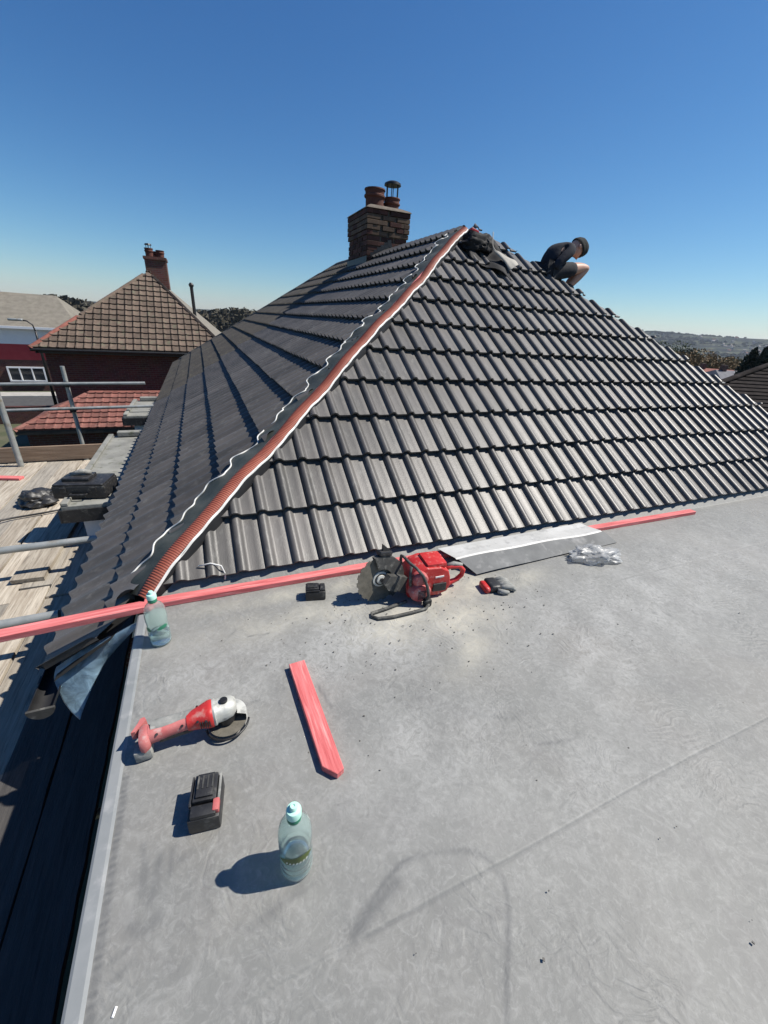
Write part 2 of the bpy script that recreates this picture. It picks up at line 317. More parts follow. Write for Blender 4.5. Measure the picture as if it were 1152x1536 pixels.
# ------------------------------------------------------------------ terrain, road, hills
def vnoise(x, y, s, o=0): return noise.noise(Vector((x / s + o, y / s - o, o * .37)))
def hill_z(r, a):
    x, y = r * math.sin(a), r * math.cos(a); g = min(1, max(0, (math.degrees(a) - 12) / 30))
    base = -5.2 - 45 * min(1, max(0, (r - 60) / 700)) * (.35 + .65 * g); k = min(1, max(0, (r - 2000) / 950)); k = k * k * (3 - 2 * k)
    return base + k * (2900 * (.0012 + .0125 * g) - base) + (vnoise(x, y, 420) * 22 + vnoise(x, y, 130, 3) * 7) * min(1, max(0, (r - 400) / 900)) * (1.15 - k * .75)
def build_terrain():
    mb = MB(); th = [R(a) for a in np.linspace(-70, 115, 260)]
    rr = [45, 70, 110, 170, 260, 380, 520, 700, 900, 1200, 1500, 1800, 2000, 2080, 2160, 2240, 2320, 2400, 2480, 2560, 2640, 2720, 2800, 2880, 2960, 3060, 3400, 3900, 4600]
    for r in rr:
        for a in th:
            x, y = r * math.sin(a), r * math.cos(a); g = min(1, max(0, (math.degrees(a) - 12) / 30))   # more hill to the right
            base = -5.2 - 45 * min(1, max(0, (r - 60) / 700)) * (.35 + .65 * g)
            k = min(1, max(0, (r - 2000) / 950)); k = k * k * (3 - 2 * k)
            top = 2900 * (.0012 + .0125 * g) - base
            z = base + k * top + (vnoise(x, y, 420) * 22 + vnoise(x, y, 130, 3) * 7) * min(1, max(0, (r - 400) / 900)) * (1.15 - k * .75)
            if r > 3000: z -= (r - 3000) * .015
            mb.v.append((x, y, z))
    n = len(th)
    for i in range(len(rr) - 1):
        for j in range(n - 1): mb.f.append((i * n + j, i * n + j + 1, (i + 1) * n + j + 1, (i + 1) * n + j)); mb.mi.append(0)
    m = bpy.data.materials.new('hillside'); m.use_nodes = True; N = m.node_tree.nodes; L = m.node_tree.links; b = N['Principled BSDF']; b.inputs['Roughness'].default_value = 1; b.inputs['Specular IOR Level'].default_value = .1
    tc = N.new('ShaderNodeTexCoord')
    def nz(s, d=6):
        t = N.new('ShaderNodeTexNoise'); t.inputs['Scale'].default_value = s; t.inputs['Detail'].default_value = d; t.inputs['Roughness'].default_value = .65; L.new(tc.outputs['Object'], t.inputs['Vector']); return t.outputs['Fac']
    def rmp(i, pts):
        r = N.new('ShaderNodeValToRGB'); el = r.color_ramp.elements
        while len(el) < len(pts): el.new(.5)
        for e, (p, c) in zip(el, pts): e.position = p; e.color = (*c, 1)
        L.new(i, r.inputs[0]); return r.outputs[0]
    c1 = rmp(nz(.012), [(.40, (.004, .008, .008)), (.47, (.012, .018, .012)), (.53, (.030, .040, .020)), (.62, (.085, .088, .046))])
    vo = N.new('ShaderNodeTexVoronoi'); vo.inputs['Scale'].default_value = .045; L.new(tc.outputs['Object'], vo.inputs['Vector'])
    sp = rmp(vo.outputs['Distance'], [(.14, (1, 1, 1)), (.22, (0, 0, 0))]); msk = rmp(nz(.006, 3), [(.48, (0, 0, 0)), (.56, (1, 1, 1))])
    mu = N.new('ShaderNodeMath'); mu.operation = 'MULTIPLY'; L.new(sp, mu.inputs[0]); L.new(msk, mu.inputs[1])
    mx = N.new('ShaderNodeMix'); mx.data_type = 'RGBA'; L.new(mu.outputs[0], mx.inputs['Factor']); L.new(c1, mx.inputs['A']); mx.inputs['B'].default_value = (.26, .20, .17, 1)
    m2 = N.new('ShaderNodeMix'); m2.data_type = 'RGBA'; m2.blend_type = 'MULTIPLY'; m2.inputs['Factor'].default_value = .8
    L.new(mx.outputs['Result'], m2.inputs['A']); L.new(rmp(nz(.09, 4), [(.35, (.25, .25, .25)), (.6, (1.2, 1.2, 1.2))]), m2.inputs['B'])
    L.new(m2.outputs['Result'], b.inputs['Base Color'])
    o = mb.obj('hills', m, smooth=True); tag(o, kind='structure')
build_terrain()
def hill_cover():
    rg = random.Random(8); t = MB(); h = MB()
    for _ in range(9000):
        a = R(rg.uniform(30, 76)); r = rg.uniform(900, 2960); x, y = r * math.sin(a), r * math.cos(a)
        if vnoise(x, y, 260, 7) + .5 * vnoise(x, y, 60, 4) < .02: continue
        z = hill_z(r, a); s = rg.uniform(5, 10); sd_ = Vector((math.cos(a), -math.sin(a), 0)) * s
        n = 6; top = [Vector((x, y, z)) + sd_ * math.cos(k * math.pi / (n - 1)) + Vector((rg.uniform(-3, 3), rg.uniform(-3, 3), s * 1.1 * math.sin(k * math.pi / (n - 1)) * rg.uniform(.7, 1.1) - 1)) for k in range(n)]
        back = [p + Vector((math.sin(a), math.cos(a), 0)) * s for p in (top[1], top[2], top[3], top[4])]
        t.add(top + back, [(0, 1, 2, 3, 4, 5), (1, 2, 7, 6), (2, 3, 8, 7), (3, 4, 9, 8)])
    for _ in range(900):
        a = R(rg.uniform(30, 76)); r = rg.uniform(900, 2800); x, y = r * math.sin(a), r * math.cos(a)
        if vnoise(x, y, 300, 11) < .06: continue
        z = hill_z(r, a); rot = Matrix.Rotation(rg.uniform(0, 3), 3, 'Z'); w_ = rg.uniform(7, 13); m_ = rg.choice((0, 0, 1, 2))
        h.box((x, y, z + 2), (w_, 8, 6), rot, 0); p = [rot @ Vector(q) + Vector((x, y, z + 5)) for q in ((-w_ / 2 - .4, -4.4, 0), (w_ / 2 + .4, -4.4, 0), (w_ / 2 + .4, 4.4, 0), (-w_ / 2 - .4, 4.4, 0), (-w_ / 2, 0, 3.4), (w_ / 2, 0, 3.4))]
        h.add(p, [(0, 1, 5, 4), (1, 2, 5), (2, 3, 4, 5), (3, 0, 4)], m_)
    me = t.mesh('hillside_trees', mat('far_tree_green', (.012, .020, .010), .95, (.034, .042, .018), .02))
    tag(link(bpy.data.objects.new('hillside_trees', me)), 'far woods and hedges spread over the hillside on the right', 'woods', kind='stuff')
    me = h.mesh('hillside_houses', [mat('far_house_wall', (.26, .21, .18), .9, (.36, .31, .27), .02), mat('far_house_red_roof', (.16, .06, .045), .9, (.21, .09, .065), .02), mat('far_house_slate_roof', (.10, .10, .11), .9, (.15, .15, .155), .02)])
    tag(link(bpy.data.objects.new('hillside_houses', me)), 'tiny far houses scattered over the hillside on the right', 'far town', kind='stuff')
hill_cover()
gmb = MB(); gmb.add([(-90, -60, -5.2), (90, -60, -5.2), (90, 90, -5.2), (-90, 90, -5.2)], [(0, 1, 2, 3)])
tag(gmb.obj('ground', mat('garden_ground', (.045, .06, .025), .95, (.10, .095, .06), .6, bump=.02, bscale=6)), kind='structure')
rmb = MB(); rmb.add([(-60, 31.5, -5.19), (12, 31.5, -5.19), (12, 37.5, -5.19), (-60, 37.5, -5.19)], [(0, 1, 2, 3)]); tag(rmb.obj('road', M_ASPH), kind='structure')
pmb = MB()
for a, b_ in ((29.6, 31.5), (37.5, 39.2)): pmb.box((-24, (a + b_) / 2, -5.14), (72, b_ - a, .12))
tag(pmb.obj('pavement', M_CONC), kind='structure')

# ------------------------------------------------------------------ roof tiles
PROF = [(0, .004), (.003, .018), (.012, .030), (.026, .036), (.040, .032), (.051, .020), (.059, .0105), (.070, .0078), (.110, .0075), (.138, .0082), (RR, .004)]
def tile_bm(nroll=2, length=.42, lift=.037, thick=.016):
    """u right, v up the slope, n outward; butt at v=0"""
    bm = bmesh.new(); pr = []
    for k in range(nroll): pr += [(p[0] + k * RR, p[1]) for p in (PROF if k == 0 else PROF[1:])]
    def row(v, dz): return [bm.verts.new((p[0], v, p[1] + lift * (1 - v / GA) + dz)) for p in pr]
    a, c = row(0, 0), row(length, 0)
    for i in range(len(pr) - 1): f = bm.faces.new((a[i], a[i + 1], c[i + 1], c[i])); f.smooth = True
    a2, b2 = row(0, 0), row(0, -thick)
    for v in b2: v.co.z = max(v.co.z, lift - .012)
    for i in range(len(pr) - 1): bm.faces.new((b2[i], b2[i + 1], a2[i + 1], a2[i]))
    e = [bm.verts.new(p) for p in ((0, 0, lift + PROF[0][1]), (0, length, PROF[0][1] + lift * (1 - length / GA)), (0, length, -.02), (0, 0, lift - .012))]
    bm.faces.new(e)
    x1 = nroll * RR
    e = [bm.verts.new(p) for p in ((x1, 0, lift + PROF[0][1]), (x1, length, PROF[0][1] + lift * (1 - length / GA)), (x1, length, -.02), (x1, 0, lift - .012))]
    bm.faces.new(e[::-1])
    return bm
def bm_mesh(bm, name, m):
    me = bpy.data.meshes.new(name); bm.to_mesh(me); me.materials.append(m); return me
TILE_ME = bm_mesh(tile_bm(), 'roof_tile', M_TILE); TILE_LEFT = bm_mesh(tile_bm(lift=.050), 'roof_tile', M_TILE)
def lay_tiles(F, planes, u0, nu, nv, parent, m, maxparts, name='roof_tile', jit=1.0, shared=None, v0=0.0, lift=.037):
    """F: frame of slope; planes: list of (point2d, normal2d) in slope (u,v); keeps the side the normal points to"""
    items = []
    for j in range(nv):
        for i in range(nu):
            u, v = u0 + i * 2 * RR, v0 + j * GA
            cor = [(u, v), (u + 2 * RR, v), (u, v + GA + .05), (u + 2 * RR, v + GA + .05)]
            cut = []; out = False
            for (p, n) in planes:
                d = [(c[0] - p[0]) * n[0] + (c[1] - p[1]) * n[1] for c in cor]
                if max(d) <= .012: out = True; break
                if min(d) < 0: cut.append((p, n))
            if out: continue
            c = F @ Vector((u + RR, v + GA / 2, 0)); items.append(((c - Vector((0, 0, H))).length, u, v, cut))
    items.sort(key=lambda t: t[0]); rest = bmesh.new(); nrest = 0
    for idx, (dist, u, v, cut) in enumerate(items):
        jm = Matrix.Translation((u, v + random.gauss(0, .0022) * jit, random.uniform(0, .002) * jit)) @ Matrix.Rotation(random.gauss(0, .0032) * jit, 4, 'Z') @ Matrix.Rotation(random.gauss(0, .004) * jit, 4, 'X')
        if cut or idx >= maxparts:
            bm = tile_bm(lift=lift)
            bm.transform(jm)
            for (p, n) in cut:
                bmesh.ops.bisect_plane(bm, geom=bm.verts[:] + bm.edges[:] + bm.faces[:], dist=1e-5, plane_co=(p[0], p[1], 0), plane_no=(n[0], n[1], 0), clear_inner=True)
            if not bm.faces: bm.free(); continue
            if idx >= maxparts:
                bm.transform(F); tmp = bpy.data.meshes.new('tmp'); bm.to_mesh(tmp); rest.from_mesh(tmp); bpy.data.meshes.remove(tmp); nrest += 1
            else:
                bm.transform(jm.inverted()); child(name, bm_mesh(bm, name, m), parent, F @ jm)
            bm.free()
        else:
            child(name, shared or TILE_ME, parent, F @ jm)
    if nrest:
        o = child(name, bm_mesh(rest, name + '_far', m), parent); tag(o, kind='stuff')
    rest.free(); return len(items)
def n2(a, b, left=True):
    """normal to the line a->b (to its left)"""
    d = Vector((b[0] - a[0], b[1] - a[1])).normalized(); return (-d.y, d.x) if left else (d.y, -d.x)

CP, SP = 1 / math.hypot(1, TP), TP / math.hypot(1, TP)
CL, SL = 1 / math.hypot(1, TL), TL / math.hypot(1, TL)
FF = frame((-.1047 - 2 * RR, Y0, Z0), (1, 0, 0), (0, CP, SP), (0, -SP, CP))      # front slope
EY0 = Y0 + (EX - HX) / HS                                                         # y of the corner on the left eave
FL = frame((EX, PARTY, EZ), (0, -1, 0), (CL, 0, SL), (-SL, 0, CL))               # left slope, u runs towards the camera
house = empty('semi_detached_house', (3.1, 5.0, -5.2), 'nearest house with a new dark grey tiled hipped roof and brick chimney', 'house')
house_inv = Matrix.Translation((-3.1, -5.0, 5.2))
def hchild(mb, name, m, parent=None, **k):
    o = mb.obj(name, m, parent or house, **k)
    if parent is None: o.matrix_parent_inverse = house_inv
    return o
# decks below the tiles
def plane_pt(F, u, v, n=0): return F @ Vector((u, v, n))
hipF = lambda y: HX + HS * (y - Y0)
APZ = Z0 + TP * (AP.y - Y0)
dk = MB(); off = -.03
A0 = Vector((hipF(Y0) , Y0, Z0)); BR = Vector((AP.x + HSR * (AP.y - Y0), Y0, Z0)); TOP = Vector((AP.x, AP.y, APZ)); TOPL = Vector((hipF(AP.y), AP.y, APZ))
dn = Vector((0, 0, off))
dk.add([A0 + dn, BR + dn, TOP + dn, TOPL + dn], [(0, 1, 2, 3)])
front = hchild(dk, 'front_roof_slope', M_DECK)
dk = MB(); LC = Vector((EX, 1.80, EZ)); LC2 = Vector((HX + (1.80 - Y0) * HS, 1.80, EZ + TL * (HX + (1.80 - Y0) * HS - EX))); RXL = 3.15; RZ = EZ + TL * (RXL - EX)
dk.add([Vector((EX, PARTY, EZ)) + dn, LC + dn, LC2 + dn, Vector((RXL, Y0 + (RXL - HX) / HS, RZ)) + dn, Vector((RXL, PARTY, RZ)) + dn], [(0, 1, 2, 3, 4)])
leftslope = hchild(dk, 'left_roof_slope', M_DECK)
dk = MB(); RE = Vector((AP.x + (AP.z + .25) / TR, PARTY, -.25)); RC = Vector((RE.x, AP.y - (RE.x - AP.x) / HSR, -.25))
dk.add([RC + dn, RE + dn, Vector((RXL, PARTY, RZ)) + dn, TOP + dn], [(0, 1, 2, 3)])
rightslope = hchild(dk, 'right_roof_slope', M_TILEOLD)
g = .055
ou, ov = FF.inverted() @ A0, FF.inverted() @ TOP
fi = FF.inverted(); a2_ = fi @ A0; t2_ = fi @ Vector((hipF(5.2), 5.2, Z0 + TP * (5.2 - Y0)))
r0_ = fi @ BR; r1_ = fi @ TOP
pl = [((a2_.x + g, a2_.y), n2(a2_, t2_, False)), ((r0_.x - .01, r0_.y), n2(r0_, r1_, True)), ((0, (AP.y - Y0) / CP - .02), (0, -1))]
lay_tiles(FF, pl, 0, 27, 12, front, M_TILE, 160)
li = FL.inverted(); a3 = li @ Vector((EX, EY0, EZ)); t3 = li @ Vector((3.15, Y0 + (3.15 - HX) / HS, RZ))
pl = [((a3.x - g, a3.y), n2(a3, t3, True)), ((0, (RXL - EX) / CL - .01), (0, -1)), ((PARTY - 1.80, 0), (-1, 0))]
lay_tiles(FL, pl, 0.0, 24, 14, leftslope, M_TILE, 140, shared=TILE_LEFT, lift=.050)

# chimney -------------------------------------------------------------------
CX0, CX1, CY0, CY1 = 2.79, 3.53, 7.62, 8.62
chim = MB(); chim.box(((CX0 + CX1) / 2, (CY0 + CY1) / 2, 2.45), (CX1 - CX0 - .03, CY1 - CY0 - .03, 1.1)); chimney = hchild(chim, 'chimney', M_MORTAR)
bmb = MB(); bmb.cbox((0, 0, 0), (.212, .1, .064), .005); BR_ME = bmb.mesh('brick', M_BRICK); BR_ME2 = bmb.mesh('brick_pale', M_BRICKPALE)
z = 2.0; row = 0
while z < 2.98:
    k = 2.05
    ex = 0.0
    if z > 2.66: ex = .012
    if z > 2.74: ex = .022
    pale = z > 2.60 and z < 2.92
    for side in range(4):
        Ln = (CX1 - CX0 + 2 * ex) if side % 2 == 0 else (CY1 - CY0 + 2 * ex)
        s = -Ln / 2 + (.112 if row % 2 == 0 else 0)
        n = int(round(Ln / .225)); step = Ln / n
        for i in range(n + (row % 2)):
            c = -Ln / 2 + step * (i + .5 - (.5 if row % 2 else 0)); c = max(-Ln / 2 + .106 * .98, min(Ln / 2 - .106 * .98, c))
            d = -.05 + random.uniform(-.004, .004) + ex
            if side == 0: p = (( CX0 + CX1) / 2 + c, CY0 - d - .0 - 2 * 0, z); rz = 0; p = (p[0], CY0 - ex + .05 + random.uniform(-.004, .004), z)
            elif side == 2: p = ((CX0 + CX1) / 2 + c, CY1 + ex - .05, z); rz = 0
            elif side == 1: p = (CX1 + ex - .05 + random.uniform(-.003, .003), (CY0 + CY1) / 2 + c, z + .0004); rz = math.pi / 2
            else: p = (CX0 - ex + .05 + random.uniform(-.003, .003), (CY0 + CY1) / 2 + c, z + .0004); rz = math.pi / 2
            if side in (1, 2) and random.random() < .0: continue
            o = child('brick', BR_ME2 if (pale and random.random() < .8) else BR_ME, chimney, Matrix.Translation(p) @ Matrix.Rotation(rz + random.uniform(-.01, .01), 4, 'Z'))
    z += .0745; row += 1
cap = MB()                                  # mortar flaunching on top
cx, cy = (CX0 + CX1) / 2, (CY0 + CY1) / 2
pr = []; zt = z - .037
for s_, zz in ((1.02, 0), (.96, .03), (.7, .075), (.4, .09)):
    for sx, sy in ((-1, -1), (1, -1), (1, 1), (-1, 1)): pr.append((cx + sx * s_ * (CX1 - CX0 + .06) / 2, cy + sy * s_ * (CY1 - CY0 + .06) / 2, zt + zz + random.uniform(-.008, .008)))
cap.add(pr, [(i * 4 + j, i * 4 + (j + 1) % 4, (i + 1) * 4 + (j + 1) % 4, (i + 1) * 4 + j) for i in range(3) for j in range(4)] + [(12, 13, 14, 15), (3, 2, 1, 0)])
hc = lambda mb, n, m, **k: mb.obj(n, m, chimney, **k)
hc(cap, 'mortar_flaunching', M_MORTAR)
def pot(x, y, r, h, zb):
    p = MB(); p.lathe([(r * .9, 0), (r * .92, h * .55), (r * 1.08, h * .62), (r * 1.08, h * .70), (r * .95, h * .75), (r * 1.0, h * .92), (r * 1.08, h * .94), (r * 1.06, h), (r * .82, h), (r * .80, h * .5), (.01, h * .5)], 20, (x, y, zb), caps=False); return p
hc(pot(3.00, 7.90, .165, .30, zt + .02), 'chimney_pot', M_POT, smooth=True, angle=35)
hc(pot(3.22, 8.38, .135, .27, zt + .03), 'chimney_pot', M_POT, smooth=True, angle=35)
hc(pot(3.36, 8.0, .135, .24, zt + .02), 'chimney_pot', M_POT, smooth=True, angle=35)
cw = MB(); zc = zt + .25
for k in range(6):
    a = k * math.pi / 3; cw.tube([(3.36 + .105 * math.cos(a), 8.0 + .105 * math.sin(a), zc), (3.36 + .105 * math.cos(a), 8.0 + .105 * math.sin(a), zc + .20)], .007, 6)
cw.lathe([(.118, -.012), (.118, .0), (.03, 0), (.03, -.012)], 20, (3.36, 8.0, zc + .01))
cw.lathe([(.145, 0), (.14, .03), (.09, .055), (.02, .065), (.005, .066)], 20, (3.36, 8.0, zc + .19))
hc(cw, 'chimney_cowl', M_DARKMETAL, smooth=True, angle=35)
fl = MB()                                    # lead apron and stepped flashing
for i in range(6):
    u = i / 5; x = CX0 - .02 + u * (CX1 - CX0) * .55
    fl.box((CX0 + .10 + i * .062, CY0 - .012, EZ + TL * (CX0 + .10 + i * .062 - EX) + .09), (.07, .006, .11), Matrix.Rotation(-.2, 3, 'Y'))
fl.box((CX0 - .012, cy, EZ + TL * (CX0 - EX) + .075), (.006, CY1 - CY0 + .06, .15))
fl.box((CX0 - .09, cy, EZ + TL * (CX0 - .09 - EX) + .058), (.2, CY1 - CY0 + .1, .006), Matrix.Rotation(-math.atan(TL), 3, 'Y'))
hc(fl, 'lead_flashing', M_DARKMETAL)

# walls, fascia and gutter of the nearest house
wl = MB(); wl.box(((EX + .3 + RE.x - .3) / 2, (2.2 + PARTY) / 2, -2.9), (RE.x - EX - .6, PARTY - 2.2, 4.6)); hchild(wl, 'wall', M_HOUSEBRICK)
fa = MB(); fa.box((EX + .10, (1.9 + PARTY) / 2, EZ - .115), (.02, PARTY - 1.9, .16)); hchild(fa, 'fascia', M_BLACKP)
def gutter(x, z, y0, y1, r=.048):
    g_ = MB(); n = 10; vs = []
    for y in (y0, y1):
        for rr in (r, r - .004):
            for k in range(n + 1):
                a = math.pi + math.pi * k / n; vs.append((x + rr * math.cos(a), y, z + rr * math.sin(a)))
    m_ = n + 1
    for k in range(n):
        g_.f.append((k, k + 1, 2 * m_ + k + 1, 2 * m_ + k)); g_.f.append((m_ + k, m_ + k + 1, 3 * m_ + k + 1, 3 * m_ + k))
        g_.f.append((k, k + 1, m_ + k + 1, m_ + k)); g_.f.append((2 * m_ + k, 2 * m_ + k + 1, 3 * m_ + k + 1, 3 * m_ + k))
    for a_, b_ in ((0, m_), (n, m_ + n)): g_.f.append((a_, b_, 2 * m_ + b_, 2 * m_ + a_))
    g_.v = vs; g_.mi = [0] * len(g_.f); return g_
gm = gutter(EX - .035, EZ - .075, 1.70, PARTY); gobj = hchild(gm, 'gutter', M_GUTTER, smooth=True, angle=40)
gj = MB()
for y in (1.86, 4.6): gj.add([(v[0] + (v[0] - (EX - .035)) * .12, y + (.05 if v[1] > 3 else 0), v[2] + (v[2] - (EZ - .075)) * .12) for v in gm.v], gm.f)
gj.obj('gutter_union', M_DARKDUST, gobj, smooth=True, angle=40)
ge = MB(); ge.prism([(.053 * math.cos(math.pi + math.pi * k / 12), .053 * math.sin(math.pi + math.pi * k / 12)) for k in range(13)], 0, .012, frame((EX - .035, 1.688, EZ - .075), (1, 0, 0), (0, 0, 1), (0, 1, 0)))
ge.obj('gutter_stop_end', M_DARKDUST, gobj)

# neighbouring half of the semi ------------------------------------------------
half = empty('semi_detached_house', (3.1, 11.3, -5.2), 'attached house beyond the chimney with an older brown weathered roof', 'house')
hinv = Matrix.Translation((-3.1, -11.3, 5.2))
def nchild(mb, name, m, parent=None, **k):
    o = mb.obj(name, m, parent or half, **k)
    if parent is None: o.matrix_parent_inverse = hinv
    return o
FY = FARY + (RXL - EX)
dk = MB(); dk.add([Vector((EX, FY, EZ)) + dn, Vector((EX, PARTY, EZ)) + dn, Vector((RXL, PARTY, RZ)) + dn, Vector((RXL, FARY, RZ)) + dn], [(0, 1, 2, 3)])
dk.add([Vector((RE.x, FY, -.25)) + dn, Vector((EX, FY, EZ)) + dn, Vector((RXL, FARY, RZ)) + dn], [(0, 1, 2)])
dk.add([Vector((RE.x, PARTY, -.25)) + dn, Vector((RE.x, FY, -.25)) + dn, Vector((RXL, FARY, RZ)) + dn, Vector((RXL, PARTY, RZ)) + dn], [(0, 1, 2, 3)])
nslope = nchild(dk, 'roof_slope', M_DECK)
FN = frame((EX, PARTY + 22 * 2 * RR, EZ + .012), (0, -1, 0), (CL, 0, SL), (-SL, 0, CL)); ni = FN.inverted()
b0 = ni @ Vector((EX, FY, EZ)); b1 = ni @ Vector((RXL, FARY, RZ))
lay_tiles(FN, [(b0, n2(b0, b1, False)), ((0, (RXL - EX) / CL - .01), (0, -1))], 0, 22, 14, nslope, M_TILEOLD, 0)
rt = MB()
RTP = [(.105 * math.cos(a), .075 * math.sin(a)) for a in np.linspace(-.1, math.pi + .1, 9)]
def ridge_tile_mesh(m, L_=.45, name='ridge_tile'):
    q = MB(); n = len(RTP); sc = 1.05
    vs = [(p[0], 0, p[1]) for p in RTP] + [(p[0], L_, p[1]) for p in RTP] + [(p[0] * .86, 0, p[1] * .86) for p in RTP]
    q.add(vs, [(i, i + 1, n + i + 1, n + i) for i in range(n - 1)] + [(i, i + 1, 2 * n + i + 1, 2 * n + i) for i in range(n - 1)]); return q.mesh(name, m, True, 40)
def lay_ridge(a, b, me, parent, step=.45, name='ridge_tile'):
    a, b = Vector(a), Vector(b); d = (b - a); n = max(1, int(d.length / step)); d.normalize(); s = d.cross(Vector((0, 0, 1))).normalized(); u = s.cross(d)
    for i in range(n):
        p = a + d * i * step; child(name, me, parent, frame(p + u * random.uniform(-.004, .004), s, d, u))
RT_OLD = ridge_tile_mesh(M_TILEOLD); RT_NEW = ridge_tile_mesh(M_TILE)
lay_ridge((RXL, 8.65, RZ - .0), (RXL, FARY, RZ - .0), RT_OLD, nslope); lay_ridge((RXL, FARY, RZ), (EX, FY, EZ), RT_OLD, nslope)
wl = MB(); wl.box(((EX + RE.x) / 2, (PARTY + FY) / 2 - .15, -2.9), (RE.x - EX - .6, FY - PARTY - .35, 4.6)); nchild(wl, 'wall', M_HOUSEBRICK)
fa = MB(); fa.box((EX + .10, (PARTY + FY) / 2, EZ - .115), (.02, FY - PARTY - .02, .16)); nchild(fa, 'fascia', M_BLACKP)
nchild(gutter(EX - .035, EZ - .075, PARTY + .01, FY), 'gutter', M_GUTTER, smooth=True, angle=40)
# flat bay roofs that stand out below both eaves
def bay(parent_fn, y0, y1, z, x0):
    s_ = MB(); s_.cbox(((x0 + EX + .1) / 2, (y0 + y1) / 2, z - .03), (EX + .1 - x0, y1 - y0, .06), .008); sl_ = parent_fn(s_, 'bay_roof', M_FELT)
    k = MB(); k.cbox(((x0 + EX) / 2 + .08, y1 - .06, z + .045), (EX - x0 - .1, .12, .07), .012); k.cbox((x0 + .035, (y0 + y1) / 2, z + .016), (.06, y1 - y0, .03), .006); k.obj('roof_kerb', M_FELT, sl_)
    f_2 = MB(); f_2.box(((x0 + EX + .1) / 2, y0 - .012, z - .10), (EX + .1 - x0, .02, .13)); f_2.box((x0 - .012, (y0 + y1) / 2, z - .10), (.02, y1 - y0 + .04, .13)); f_2.obj('fascia', M_BLACKP, sl_)
    b_2 = MB(); b_2.box(((x0 + .12 + EX + .25) / 2, (y0 + y1) / 2, (z - 5.2) / 2 - .09), (EX + .13 - x0, y1 - y0 - .3, 5.2 + z - .16)); b_2.obj('bay_wall', M_HOUSEBRICK, sl_)
    w_ = MB(); w_.box((x0 + .26, y0 + .11, z - .95), (.26, .07, 1.6)); w_.obj('window_frame', M_WPVC, sl_)
    return sl_
bay(hchild, 4.35, 6.95, -.45, -1.40)
bay(nchild, 8.15, 9.6, -.42, -1.37)

